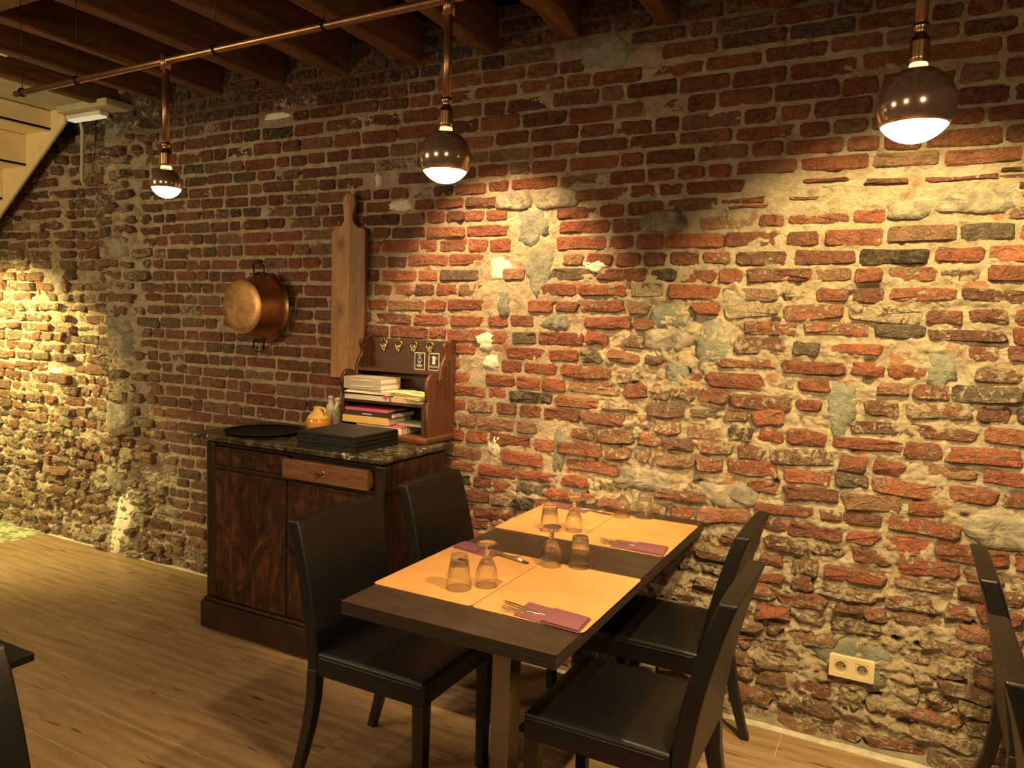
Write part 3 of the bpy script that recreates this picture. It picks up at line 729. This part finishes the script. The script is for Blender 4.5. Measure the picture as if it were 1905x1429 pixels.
# stack of menus
for i in range(8):
    o = MB().box(-.158, .158, -.152, .152, 0, .0068).build('menu', M['menu'], None, bevel=.0015, seg=1)
    q = i*.0088
    o.location = (-2.158+random.uniform(-.004, .004), -.462+random.uniform(-.004, .004), TOPZ+.0002+q); o.rotation_euler = (0, 0, random.uniform(-.012, .012)+.02)
    o2 = MB().box(-.155, .155, -.149, .149, .0068, .0084).build('pages', M['darkcover'], o)
    if i == 7:
        o2 = MB().tube([(.0+.012*math.cos(t), .075+.009*math.sin(t), .0089) for t in [2*PI*j/12 for j in range(12)]], .0007, 4, True).tube([(-.035, .055, .0089), (.035, .055, .0089)], .0006, 4).build('cover_emblem', M['ledge'], o)
        tag(o, 'topmost black square menu of the stack on the marble top', 'menu', 'stack of black menus')
    else: tag(o, ['bottom black square menu of the stack, touching the marble', 'second black square menu from the bottom of the stack', 'third black square menu from the bottom of the stack', 'fourth black square menu from the bottom of the stack', 'fourth black square menu from the top of the stack', 'third black square menu from the top of the stack', 'black square menu directly under the topmost one'][i], 'menu', 'stack of black menus')
# jug and bottles
jg = thing('ceramic_jug', 'small honey glazed jug with yellow neck behind the menus', 'jug', (-2.560, -.215, TOPZ))
MB().lathe([(0, 0), (.045, 0), (.056, .012), (.060, .032), (.058, .050), (.053, .064)], 32).build('lower_body', M['honey'], jg, smooth=True)
MB().lathe([(.053, .064), (.042, .080), (.028, .093), (.022, .100), (.020, .112), (.024, .118), (.020, .118), (.016, .110), (.016, .10)], 32).build('neck', M['honeytop'], jg, smooth=True)
MB().tube([(.020, 0, .110), (.036, 0, .114), (.046, 0, .104), (.046, 0, .088), (.038, 0, .080)], .0055, 8).build('handle', M['honeytop'], jg, smooth=True)
for i, (x, y, h, lb) in enumerate(((-2.565, -.115, .165, 'left cream stoneware bottle behind the honey jug'), (-2.508, -.13, .160, 'right cream stoneware bottle touching the carved shelf'))):
    t_ = thing('stoneware_bottle', lb, 'bottle', (x, y, TOPZ), 0, 'cream stoneware bottles')
    s = h/.165
    MB().lathe([(0, 0), (.024, 0), (.027, .004), (.0275, .09), (.026, .105), (.018, .122), (.0125, .132), (.0115, .145)], 24).build('body', M['creamceramic'], t_, smooth=True).scale = (1, 1, s)
    MB().lathe([(.0115, .145), (.0145, .150), (.0150, .160), (.013, .165), (.009, .165), (.009, .14)], 24).build('lip', M['creamceramic'], t_, smooth=True).scale = (1, 1, s)

# ------------------------------------------------------------------ carved desk shelf
sh = thing('carved_desk_shelf', 'carved dark wooden desk shelf with fretwork sides on the cabinet', 'shelf', (-2.14, -.13, TOPZ))
def Q(o): o.location = (2.14, .13, -TOPZ); return o
sx0, sx1 = -2.385, -1.900
Q(MB().box(sx0-.018, sx1+.018, -.262, -.02, .955, .985).build('base_moulding', M['shelfpanel'], sh, bevel=.009, seg=3))
Q(MB().box(sx0+.014, sx1-.014, -.035, -.022, .985, 1.418).build('back_panel', M['shelfwood'], sh, bevel=.002))
def tri(cx, cy, pts): return [(cx+a, cy+b) for a, b in pts]
def fret():
    hs = []
    cell = .0310
    for j in range(6):
        for i in range(5):
            cy = -.070-cell*i; cz = 1.163+cell*j
            lim = [4, 4, 4, 2, 2, 1][j]
            if i >= lim: continue
            e = cell*.45; g = cell*.07
            for q in range(4):
                a = PI/2*q; c_, s_ = math.cos(a), math.sin(a)
                T = [(g, .0), (e, e-g*1.9), (e, -e+g*1.9)]
                hs.append([(cy+p[0]*c_-p[1]*s_, cz+p[0]*s_+p[1]*c_) for p in T])
    return hs
side = [(-.022, .985), (-.238, .985), (-.238, 1.130), (-.228, 1.150), (-.240, 1.175), (-.249, 1.205), (-.246, 1.235), (-.232, 1.258), (-.208, 1.272), (-.182, 1.270), (-.160, 1.258), (-.148, 1.240), (-.141, 1.243),
        (-.139, 1.268), (-.134, 1.298), (-.122, 1.322), (-.104, 1.340), (-.098, 1.356), (-.104, 1.376), (-.112, 1.392), (-.108, 1.408), (-.094, 1.416), (-.078, 1.410), (-.064, 1.418), (-.052, 1.428), (-.022, 1.428)]
eye = arc(-.093, 1.392, .0085, 0, 2*PI*7/8, 7)
for x, nm in ((sx0, 'side_panel'), (sx1, 'side_panel')):
    Q(plate(nm, side, fret()+[eye], .016, M['shelfpanel'] if x == sx1 else M['shelfwood'], sh, 'yz', x, 0))
Q(MB().box(sx0+.008, sx1-.008, -.238, -.035, 1.118, 1.134).build('shelf_board', M['shelfwood'], sh, bevel=.003))
Q(MB().box(sx0+.008, sx1-.008, -.140, -.035, 1.262, 1.276).build('shelf_board', M['shelfwood'], sh, bevel=.003))
Q(MB().box(sx1-.030, sx1-.008, -.236, -.222, .985, 1.118).build('front_stile', M['shelfwood'], sh, bevel=.002))
# four brass escutcheons hanging from the back panel
for i, x in enumerate((-2.294, -2.205, -2.116, -2.022)):
    e = thing('brass_pendant', ['leftmost', 'second from left', 'third from left', 'rightmost'][i] + ' brass filigree pendant hooked over the shelf back', 'ornament', (x, -.040, 1.392), 0, 'brass filigree pendants on the shelf back')
    z_ = -.004*(i == 3)
    mb = MB(); mb.tube([(.021*math.sin(t)*(1 if math.cos(t) < .2 else .75), 0, -.004-.024*math.cos(PI-t)*-1) for t in [2*PI*k/20 for k in range(20)]], .0022, 6, True)
    mb.tube([(0.0+.010*math.cos(t), -.002, -.010+.010*math.sin(t)) for t in [2*PI*k/14 for k in range(14)]], .0016, 6, True)
    for s in (-1, 1):
        mb.tube([(s*.010+.006*math.cos(t), -.002, -.004+.008*math.sin(t)) for t in [2*PI*k/10 for k in range(10)]], .0014, 5, True)
        mb.tube([(s*.007+.005*math.cos(t), -.002, -.020+.006*math.sin(t)) for t in [2*PI*k/10 for k in range(10)]], .0014, 5, True)
    mb.build('filigree', M['brass'], e, smooth=True)
    MB().lathe([(0, -.005), (.005, -.004), (.007, 0), (.005, .004), (0, .005)], 12).build('boss', M['brass'], e, smooth=True).location = (0, -.005, -.010)
    MB().lathe([(0, -.004), (.0035, -.002), (.0035, .002), (0, .004)], 10).build('drop', M['brass'], e, smooth=True).location = (0, -.002, -.032)
    MB().tube([(.006, -.001, .014), (.002, -.002, .030), (-.002, 0, .038), (-.006, .010, .040), (-.007, .021, .034)], .0013, 6).tube([(-.014, -.001, .012), (-.011, -.003, .028), (-.006, .006, .039)], .0013, 6).build('hook', M['brass'], e, smooth=True)
# two small framed cards
for i, (xa, xb) in enumerate(((-2.109, -2.049), (-2.027, -1.967))):
    c = thing('coffee_card', ['black card with a round coffee maker drawing, left of the pair', 'black card with a coffee pot drawing and the word MOKA'][i], 'card', (xa, -.040, 1.2765), 0, 'small coffee cards on the upper shelf')
    w = xb-xa; h = .083
    MB().box(0, w, -.0015, .0015, 0, h).build('border', M['cardwhite'], c)
    MB().box(.004, w-.004, -.0022, -.0014, .004, h-.004).build('face', M['darkcover'], c)
    cm = w/2
    if i:
        sil = [(-.010, 0), (.010, 0), (.007, .020), (.0085, .022), (.0075, .024), (.011, .034), (.006, .037), (.002, .039), (.0015, .0415), (-.0015, .0415), (-.002, .039), (-.006, .037), (-.015, .034), (-.009, .030), (-.007, .024), (-.0085, .022), (-.007, .020)]
        plate('pot_drawing', [(cm+a, .030+b) for a, b in sil], [], .0005, M['cardwhite'], c, 'xz', -.0024)
        MB().tube([(cm+.010, -.0024, .063), (cm+.016, -.0024, .062), (cm+.017, -.0024, .056), (cm+.012, -.0024, .050)], .0011, 5).build('pot_handle', M['cardwhite'], c)
        fc = bpy.data.curves.new('word', 'FONT'); fc.body = 'MOKA'; fc.size = .0155; fc.align_x = 'CENTER'; fc.extrude = .0002; fc.materials.append(M['cardwhite'])
        fo = bpy.data.objects.new('tmp', fc); COL.objects.link(fo); bpy.context.view_layer.update()
        fm = bpy.data.meshes.new_from_object(fo.evaluated_get(bpy.context.evaluated_depsgraph_get())); bpy.data.objects.remove(fo)
        fo = bpy.data.objects.new('lettering', fm); link(fo, c); fo.location = (cm, -.0025, .013); fo.rotation_euler = (PI/2, 0, 0)
    else:
        mb = MB()
        for zz, ra in ((.062, .0065), (.046, .0105), (.034, .007)):
            mb.tube([(cm+ra*math.cos(t), -.0024, zz+ra*.75*math.sin(t)) for t in [2*PI*k/16 for k in range(16)]], .0010, 5, True)
        mb.box(cm-.016, cm+.016, -.0026, -.0022, .0195, .0235).box(cm-.013, cm+.013, -.0026, -.0022, .0130, .0155).box(cm-.012, cm+.012, -.0026, -.0022, .0725, .0745)
        mb.build('line_drawing', M['cardwhite'], c)
# books and papers
def book(name, lb, x0, x1, y0, y1, z0, z1, cov, rz=0, grp=None, cov_t=.0022, spine=True, cat='book', page=None):
    cx_, cy_ = (x0+x1)/2, (y0+y1)/2; w, d, h = (x1-x0)/2, (y1-y0)/2, z1-z0
    t_ = thing(name, lb, cat, (cx_, cy_, z0), rz, grp)
    mb = MB().box(-w, w, -d, d, 0, cov_t).box(-w, w, -d, d, h-cov_t, h)
    if spine: mb.box(-w, w, -d, -d+cov_t, cov_t, h-cov_t)
    mb.build('cover', cov, t_)
    MB().box(-w+.003, w-.002, -d+cov_t, d-.003, cov_t, h-cov_t).build('pages', page or M['paper'], t_)
    return t_
S1 = 1.134; S0 = .985
g1 = 'books and papers on the middle shelf'; g0 = 'books in the lower compartment'
b1 = book('grey_book', 'wide pale grey book lying at left at the bottom of middle shelf', -2.362, -2.112, -.250, -.06, S1, S1+.022, M['stone_grey'], .0, g1)
book('tan_book', 'short tan book lying right of the wide grey one', -2.100, -1.935, -.236, -.08, S1, S1+.020, M['tan'], .05, g1)
b = book('notebook', 'thin black notebook on top of the wide grey book', -2.365, -2.130, -.245, -.07, S1+.022, S1+.030, M['darkcover'], -.02, g1, .001)
for i in range(3):
    o = MB().box(-.130, .130, -.085, .085, 0, .0012).build('paper_sheet', [M['kraft'], M['paper'], M['paper']][i]); o.location = (-2.235+.006*i, -.165+.008*i, S1+.0305+.0055*i); o.rotation_euler = (0.0, .02-.01*i, .05-.06*i)
    tag(o, ['lowest loose sheet, cream, under the grey box books', 'middle loose white sheet under the grey box books', 'topmost loose white sheet under the grey box books'][i], 'paper', 'loose sheets on the middle shelf')
    MB().box(-.128, .128, -.083, .083, .0012, .0042).build('folded_leaf', M['paper'], o)
z_ = S1+.048
for i in range(2):
    bb = book('grey_box_book', ['lower thick grey book with white line on the spine', 'upper thick grey book with white line on the spine'][i], -2.372, -2.155, -.245, -.085, z_+.0285*i, z_+.0285*i+.028, M['greybook'], 0, 'pair of thick grey books', page=M['cardwhite'])
    MB().box(-.065, .065, -.0815, -.0799, .012, .015).build('spine_line', M['paper'], bb)
for i in range(4):
    o = plate('card_pad', rrect(-.09, .09, -.062, .062, .010), [], .0035, M['kraft'], None, 'xy', .00175); zk = S1+.0215+.0062*i
    o.location = (-2.005+random.uniform(-.006, .006)+.004*i, -.175+random.uniform(-.004, .004), zk); o.rotation_euler = (.02, .03, -.20+random.uniform(-.05, .05))
    tag(o, ['lowest cream card pad of the slanting pile, over the tan book', 'second cream card pad from the bottom of the pile', 'cream card pad directly under the topmost one of the pile'][i] if i < 3 else 'topmost cream card pad with an oval drawing on its cover', 'notepad', 'pile of cream card pads')
    if i == 3:
        MB().tube([(.035*math.cos(t), .016*math.sin(t)-.005, .0037) for t in [2*PI*k/20 for k in range(20)]], .0008, 4, True).tube([(-.02, -.005, .0037), (0, .002, .0037), (.02, -.004, .0037)], .0008, 4).build('oval_emblem', M['ink'], o)
rb = MB().box(-.012, .012, -.002, .0, 0, .012).build('red_ribbon', M['red']); rb.location = (-2.125, -.252, S1+.018); rb.rotation_euler = (0, .5, 0); tag(rb, 'short red ribbon end hanging out of the papers', 'ribbon')
gl = MB().tube([(-.06, 0, 0), (-.01, .01, .004), (.03, .02, .018), (.06, .03, .030)], .002, 6).tube([(.03+.012*math.cos(t), .03, .008+.010*math.sin(t)) for t in [2*PI*k/12 for k in range(12)]], .0016, 6, True).build('eyeglasses', M['black'], smooth=True); gl.location = (-2.06, -.15, S1+.050); tag(gl, 'folded black spectacles on the papers in the middle shelf', 'glasses')
bs = book('spiral_book', 'thick spiral bound book at the bottom of the lower compartment', -2.30, -2.035, -.240, -.05, S0, S0+.036, M['pink'], 0, g0, spine=False)
mb = MB()
for i in range(11): mb.tube([(.1325+.007*math.cos(t), -.09+.018*i, .018+.019*math.sin(t)) for t in [2*PI*k/10 for k in range(10)]], .0012, 4, True)
mb.build('spiral_binding', M['iron'], bs)
bs['label'] = 'thick spiral bound book at the bottom of the lower compartment'
book('ochre_book', 'thick ochre book lying on the spiral book', -2.372, -2.105, -.252, -.06, S0+.0385, S0+.071, M['ochre'], 0, g0)
book('white_book', 'slim white book at the right inside the lower compartment', -2.098, -1.945, -.20, -.06, S0+.038, S0+.050, M['stone_grey'], .0, g0)
bk = book('black_book', 'black book with a small white line on the spine above the ochre one', -2.366, -2.088, -.246, -.06, S0+.0715, S0+.095, M['darkcover'], 0, g0)
MB().box(-.03, .025, -.0940, -.0928, .009, .0125).build('spine_line', M['paper'], bk)
book('pink_book', 'thin pink book on top of the black book', -2.362, -2.120, -.244, -.07, S0+.0955, S0+.108, M['pink'], 0, g0)

# ------------------------------------------------------------------ tables
def table(lb, y0, y1, grp):
    t_ = thing('dining_table', lb, 'table', (-1.0, (y0+y1)/2, 0), 0, grp); h = (y1-y0)/2
    MB().box(-.322, .322, -h, h, .7475, .75).build('tabletop_face', M['tabletop'], t_)
    MB().box(-.321, .321, -h+.001, h-.001, .7125, .7475).build('tabletop_core', M['tableedge'], t_, bevel=.001, seg=1)
    MB().box(-.026, .036, -.035, .035, .02, .70).build('post', M['steel'], t_, bevel=.003)
    MB().box(-.16, .16, -.16, .16, .700, .7125).build('top_plate', M['iron'], t_, bevel=.002)
    MB().box(-.20, .20, -.22, .22, .0, .014).build('foot_plate', M['iron'], t_, bevel=.004)
    return t_
gt = 'pair of joined dining tables'
table('dark laid dining table, the nearer one of the joined pair', -1.4815, -.7570, gt)
table('dark laid dining table of the joined pair, against the brick wall', -.7555, -.058, gt)
# the corner of another table at the left edge
t3 = thing('dining_table', 'dark table whose corner only shows at the left edge', 'table', (-2.04, -2.45, 0))
MB().box(-.357, .357, -.365, .365, .732, .75).build('tabletop', M['black'], t3, bevel=.001, seg=1)
MB().box(-.03, .03, -.03, .03, .014, .70).build('post', M['steel'], t3); MB().box(-.2, .2, -.2, .2, 0, .014).build('foot_plate', M['iron'], t3); MB().box(-.15, .15, -.15, .15, .70, .718).build('top_plate', M['iron'], t3)
TZ = .75
MATS = [(-1.332, -1.0015, -1.331, -.862, 'front left orange tan table mat beneath a tumbler and a goblet'), (-.9985, -.672, -1.333, -.868, 'front right orange tan table mat with a mauve napkin at its near edge'),
        (-1.331, -1.0085, -.612, -.150, 'back left orange tan table mat, the most brightly lit'), (-1.0055, -.678, -.612, -.150, 'back right orange tan table mat nearest the wall and right edge')]
for x0, x1, y0, y1, lb in MATS:
    cx_, cy_ = (x0+x1)/2, (y0+y1)/2
    o = plate('table_mat', rrect(x0-cx_, x1-cx_, y0-cy_, y1-cy_, .014), [], .002, M['mat'], None, 'xy', .001); o.location = (cx_, cy_, TZ+.0002); tag(o, lb, 'place mat', 'table mats')
MZ = TZ+.0023
def ftg(a, z): return 1
def tumbler(x, y, lb):
    t_ = thing('tumbler', lb, 'glass', (x, y, MZ), random.uniform(0, 1), 'upturned tumblers')
    # upturned: mouth down, thick faceted base on top
    out = [(.0355, .0), (.0365, .002), (.0368, .012), (.0345, .030), (.0300, .062), (.0268, .088), (.0262, .094), (.0245, .098), (.012, .0975), (.0, .097)]
    inn = [(.0, .082), (.018, .082), (.0225, .079), (.0270, .060), (.0318, .030), (.0342, .012), (.0340, .002), (.0345, .0)]
    def fl(a, z):
        k = min(1, max(0, (z-.020)/.03))*(1 if z < .094 else .4); return 1 - .055*k*abs(math.sin(5*a))
    mb = MB().lathe(out[::-1]+inn[::-1], 60, fl=lambda a, z: fl(a, z)); n = 60
    b = mb.build('glass_body', M['glass'], t_, smooth=True)
    bm = bmesh.new(); bm.from_mesh(b.data); bmesh.ops.remove_doubles(bm, verts=bm.verts, dist=1e-5)
    vv = bm.verts[:]; 
    first = [v for v in vv if abs(v.co.z) < 1e-6]; bmesh.ops.recalc_face_normals(bm, faces=bm.faces); bm.to_mesh(b.data); bm.free(); return t_
def closed_lathe(prof, n, fl, name, parent):
    mb = MB().lathe(prof + [prof[0]], n, fl=fl); b = mb.build(name, M['glass'], parent, smooth=True)
    bm = bmesh.new(); bm.from_mesh(b.data); bmesh.ops.remove_doubles(bm, verts=bm.verts, dist=1e-6); bmesh.ops.recalc_face_normals(bm, faces=bm.faces); bm.to_mesh(b.data); bm.free(); return b
def goblet(x, y, lb):
    t_ = thing('goblet', lb, 'glass', (x, y, MZ), random.uniform(0, 1), 'upturned stem glasses')
    out = [(.0325, .0), (.0335, .003), (.0345, .014), (.0330, .032), (.0285, .054), (.0200, .074), (.0100, .086), (.0060, .092), (.0080, .098), (.0060, .104), (.0055, .112), (.0110, .1185)]
    inn = [(.0, .080), (.010, .077), (.0185, .068), (.0262, .052), (.0308, .032), (.0324, .014), (.0316, .003), (.0318, .0)]
    fl = lambda a, z: 1 - .048*min(1, max(0, (z-.018)/.03))*(1 if z < .085 else 0)*abs(math.sin(5*a))
    full = [(.0, .1187)] + out[::-1] + inn[::-1]
    b = MB().lathe(full, 60, fl=fl).build('bowl_and_stem', M['glass'], t_, smooth=True)
    bm = bmesh.new(); bm.from_mesh(b.data); bmesh.ops.remove_doubles(bm, verts=bm.verts, dist=1e-5); bmesh.ops.recalc_face_normals(bm, faces=bm.faces); bm.to_mesh(b.data); bm.free()
    f = MB().lathe([(.0, .1187), (.0105, .1188), (.020, .1215), (.0285, .1245), (.0290, .1258), (.0285, .1268), (.018, .1262), (.006, .1262), (.0, .1262)], 48).build('foot', M['glass'], t_, smooth=True)
    bm = bmesh.new(); bm.from_mesh(f.data); bmesh.ops.remove_doubles(bm, verts=bm.verts, dist=1e-5); bmesh.ops.recalc_face_normals(bm, faces=bm.faces); bm.to_mesh(f.data); bm.free()
    return t_
tumbler(-1.100, -1.232, 'upturned tumbler on the front left mat, nearest the table edge')
tumbler(-.880, -.862, 'upturned tumbler on the front right mat beside the goblet')
tumbler(-1.138, -.535, 'upturned tumbler on the back left mat')
tumbler(-.898, -.150, 'upturned tumbler nearest the brick wall at the right')
goblet(-1.044, -1.170, 'upturned stem glass on the front left mat beside a tumbler')
goblet(-.962, -.900, 'upturned stem glass on the front right mat behind the mat seam')
goblet(-1.060, -.490, 'upturned stem glass on the back left mat')
goblet(-.978, -.190, 'upturned stem glass on the back right mat by the wall')
# napkin pockets and cutlery
def napkin(pts, lb, flip):
    (x, y) = (sum(p[0] for p in pts)/4, sum(p[1] for p in pts)/4)
    t_ = thing('paper_napkin', lb, 'napkin', (x, y, MZ), 0, 'mauve napkin pockets')
    q = [(p[0]-x, p[1]-y) for p in pts]     # back-left, back-right, front-right, front-left
    def quad(a0, a1, b0, b1, z0, z1, nm):
        P = lambda a, b: tuple((1-b)*((1-a)*q[0][i]+a*q[1][i]) + b*((1-a)*q[3][i]+a*q[2][i]) for i in (0, 1))
        N = 8; rings = []
        for k in range(N+1):
            b_ = b0+(b1-b0)*k/N; u, w = P(a0, b_), P(a1, b_); hz = .0025*math.sin(PI*k/N)
            rings.append([(u[0], u[1], z0), (w[0], w[1], z0), (w[0], w[1], z1+hz), ((u[0]+w[0])/2, (u[1]+w[1])/2, z1+hz*1.6), (u[0], u[1], z1+hz)])
        MB().rings(rings).build(nm, M['napkin'], t_, bevel=0)
    quad(0, 1, 0, 1, 0, .0020, 'back_layer')
    a0, a1 = (.42, .985) if not flip else (.015, .58)
    quad(a0, a1, .03, .97, .0022, .0068, 'pocket'); return t_
NAP = [((-.876, -1.223), (-.686, -1.244), (-.681, -1.343), (-.872, -1.326), 'mauve paper napkin on the near edge of the front right mat', 0),
       ((-.881, -.512), (-.694, -.505), (-.681, -.612), (-.872, -.606), 'mauve paper napkin on the near edge of the back right mat', 0),
       ((-1.315, -.842), (-1.150, -.868), (-1.158, -.945), (-1.322, -.915), 'mauve paper napkin on the far side of the front left mat', 1),
       ((-1.315, -.140), (-1.125, -.150), (-1.125, -.225), (-1.315, -.205), 'mauve paper napkin on the far side of the back left mat', 1)]
def cutlery(x, y, rz, who, fk=0):
    z = MZ+.0026
    f = thing('fork', 'steel fork sticking out of the napkin on the %s mat' % who, 'fork', (x, y, z), rz+.22, 'forks on the mats')
    # along -x: tines
    hd = [(-.02, .0075), (-.045, .010), (-.058, .0115)]
    rings = []
    for (px, w, h) in ((.075, .007, 0), (.03, .0050, .0), (.0, .0030, .002), (-.02, .0035, .003), (-.032, .010, .001), (-.045, .012, -.001)):
        rings.append([(px, -w, h), (px, w, h), (px, w, h+.002), (px, -w, h+.002)])
    MB().rings(rings).build('handle', M['cutlery'], f, bevel=.0008, seg=1)
    for k in range(4):
        yy = -.0102+.0068*k
        MB().rings([[(px, yy-w, h), (px, yy+w, h), (px, yy+w, h+.0017), (px, yy-w, h+.0017)] for px, w, h in ((-.044, .0020, -.001), (-.062, .0018, .0), (-.080, .0016, .004), (-.092, .0008, .008))]).build('tine', M['cutlery'], f)
    k_ = thing('knife', 'steel knife sticking out of the napkin on the %s mat' % who, 'knife', (x+.01, y+.010, z+.0005), rz-.16, 'knives on the mats')
    MB().rings([[(px, -w, 0), (px, w, 0), (px, w*.4, .0016), (px, -w, .0024)] for px, w in ((-.125, .0015), (-.118, .006), (-.09, .0090), (-.04, .0092), (.0, .0085))]).build('blade', M['cutlery'], k_)
    MB().rings([[(px, -w, 0), (px, w, 0), (px, w, .004), (px, -w, .004)] for px, w in ((.0, .0060), (.04, .0062), (.075, .0075))]).build('handle', M['cutlery'], k_, bevel=.001, seg=1)
for n_ in NAP: napkin(n_[:4], n_[4], n_[5])
cutlery(-.825, -1.292, -.06, 'front right'); cutlery(-.825, -.565, -.02, 'back right')
cutlery(-1.155, -.910, PI-.10, 'front left'); cutlery(-1.150, -.180, PI-.06, 'back left')

# ------------------------------------------------------------------ chairs
def make_chair(lb):
    t_ = thing('dining_chair', lb, 'chair', (0, 0, 0), 0, 'black leather dining chairs')
    N = 10; W_ = .212
    # seat: rounded cushion
    mb = MB(); sxs = [-.205+.410*i/N for i in range(N+1)]; sys_ = [-W_+2*W_*i/N for i in range(N+1)]
    zt = lambda x, y: .462 + .016*(1-(abs(x)/.205)**4)*(1-(abs(y)/W_)**4)
    vs = [(x, y, zt(x, y)) for x in sxs for y in sys_] + [(x, y, .385) for x in sxs for y in sys_]; n = N+1; fs = []
    for i in range(N):
        for j in range(N):
            a_ = i*n+j; fs.append((a_, a_+n, a_+n+1, a_+1)); b_ = a_+n*n; fs.append((b_, b_+1, b_+n+1, b_+n))
    for i in range(N):
        for (p, q) in ((i*n, (i+1)*n), ((i+1)*n+N, i*n+N), (i+1, i), (N*n+i, N*n+i+1)):
            fs.append((p, q, q+n*n, p+n*n))
    mb.add(vs, fs).build('seat', M['leather'], t_, bevel=.012, seg=3)
    # back
    def bx(z): t = max(0, (z-.43)/.44); return -.203-.095*t**1.5
    zs = [.385+(.872-.385)*i/12 for i in range(13)]; ys = [-W_+.004+(2*W_-.008)*j/8 for j in range(9)]
    vs = []; fs = []
    for side_ in (0, 1):
        for z in zs:
            for y in ys:
                puff = .006*(1-(abs(y)/W_)**4)*(1-abs((z-.63)/.245)**4); tw = .046 if z > .45 else .042
                top = .0 if z < .86 else -.006*(abs(y)/W_)**2
                narrow = 1 - .035*max(0, (z-.5)/.37)**2
                vs.append((bx(z)+puff if side_ == 0 else bx(z)-tw-puff*.5, y*narrow, z+top))
    m1 = len(zs); n1 = len(ys)
    for s_ in (0, 1):
        for i in range(m1-1):
            for j in range(n1-1):
                a_ = s_*m1*n1+i*n1+j; fs.append((a_, a_+1, a_+n1+1, a_+n1))
    B_ = m1*n1
    for i in range(m1-1):
        for j in (0, n1-1): a_ = i*n1+j; fs.append((a_, a_+n1, a_+n1+B_, a_+B_))
    for j in range(n1-1):
        for i in (0, m1-1): a_ = i*n1+j; fs.append((a_, a_+1, a_+1+B_, a_+B_))
    MB().add(vs, fs).build('backrest', M['leather'], t_, bevel=.007, seg=3)
    for s_ in (-1, 1):
        MB().rings([[(x-w, s_*.186-w, z), (x+w, s_*.186-w, z), (x+w, s_*.186+w, z), (x-w, s_*.186+w, z)] for x, w, z in ((.182, .0165, 0), (.182, .021, .39))]).build('leg', M['legwood'], t_, bevel=.003)
        MB().rings([[(x-w, s_*(.190+dy)-w, z), (x+w, s_*(.190+dy)-w, z), (x+w, s_*(.190+dy)+w, z), (x-w, s_*(.190+dy)+w, z)] for x, w, z, dy in ((-.300, .0150, 0, .012), (-.270, .0165, .10, .009), (-.245, .018, .20, .005), (-.230, .019, .30, .0), (-.224, .020, .40, 0))]).build('leg', M['legwood'], t_, bevel=.003)
    P = .206; q = W_+.0005
    MB().tube([(-.19, -q, .448), (.195, -q, .448), (.2045, -q+.01, .448), (.2055, 0, .448), (.2045, q-.01, .448), (.195, q, .448), (-.19, q, .448)], .0016, 5).build('seat_seam', M['piping'], t_)
    return t_
ch = make_chair('black leather chair at front left of the laid table, beside the cabinet door')
ch.location = (-1.385, -1.070, 0)
dup(ch, (-1.412, -.445, 0), 0, 'black leather chair behind the front left one, between cabinet side and table')
dup(ch, (-.660, -1.052, 0), PI, 'black leather chair at front right of the laid table, seat fully visible')
dup(ch, (-.745, -.440, 0), PI, 'black leather chair between the front right chair and the brick wall')
dup(ch, (.552, -.480, 0), 0, 'black leather chair at right edge, the one nearer the wall')
dup(ch, (.545, -1.165, 0), 0, 'black leather chair cut by the right edge, the nearer of two')
dup(ch, (-1.212, -2.435, 0), 0, 'black leather chair cut by the left edge at bottom left')

# ------------------------------------------------------------------ wall socket
ot = thing('wall_socket', 'cream double power socket low on the brick wall at right', 'socket', (-.112, -.075, .2725))
ot.location = (-.111, -.072, .288)
hole1 = rrect(-.062, -.016, -.023, .023, .001, 1); hole2 = rrect(.016-.008+.008, .062, -.023, .023, .001, 1)
plate('cover_plate', rrect(-.0762, .0762, -.0408, .0408, .002, 2), [rrect(-.0585, -.0145, -.0225, .0225, .0008, 1), rrect(.0135, .0575, -.0225, .0225, .0008, 1)], .010, M['outlet'], ot, 'xz', .0, .0012)
for cx_ in (-.0365, .0355):
    u = plate('socket_insert', rrect(cx_-.0215, cx_+.0215, -.022, .022, .001, 2), [arc(cx_, 0, .0190, 0, 2*PI*23/24, 23)], .006, M['outlet'], ot, 'xz', -.0005, .0004)
    b = MB().lathe([(0, 0), (.0188, 0), (.0192, -.003), (.0, -.0031)][:0] + [(0, .0035), (.0186, .0035), (.0190, -.003), (.0190, .008), (0, .008)], 24); b.v = [(p[0]+cx_, p[2], p[1]) for p in b.v]; w_ = b.build('socket_well', M['outletdark'], ot, smooth=False)
    for dx in (-.0095, .0095):
        b = MB().lathe([(0, 0), (.0028, 0), (.0028, -.0012), (0, -.0012)], 10); b.v = [(p[0]+cx_+dx, p[2]+.0034, p[1]) for p in b.v]; b.build('contact_hole', M['black'], w_)
    MB().tube([(cx_, .004, .010), (cx_, -.006, .010)], .0022, 8).build('earth_pin', M['cutlery'], w_)
MB().box(-.072, .072, .005, .06, -.037, .037).build('back_box', M['whitebox'], ot)
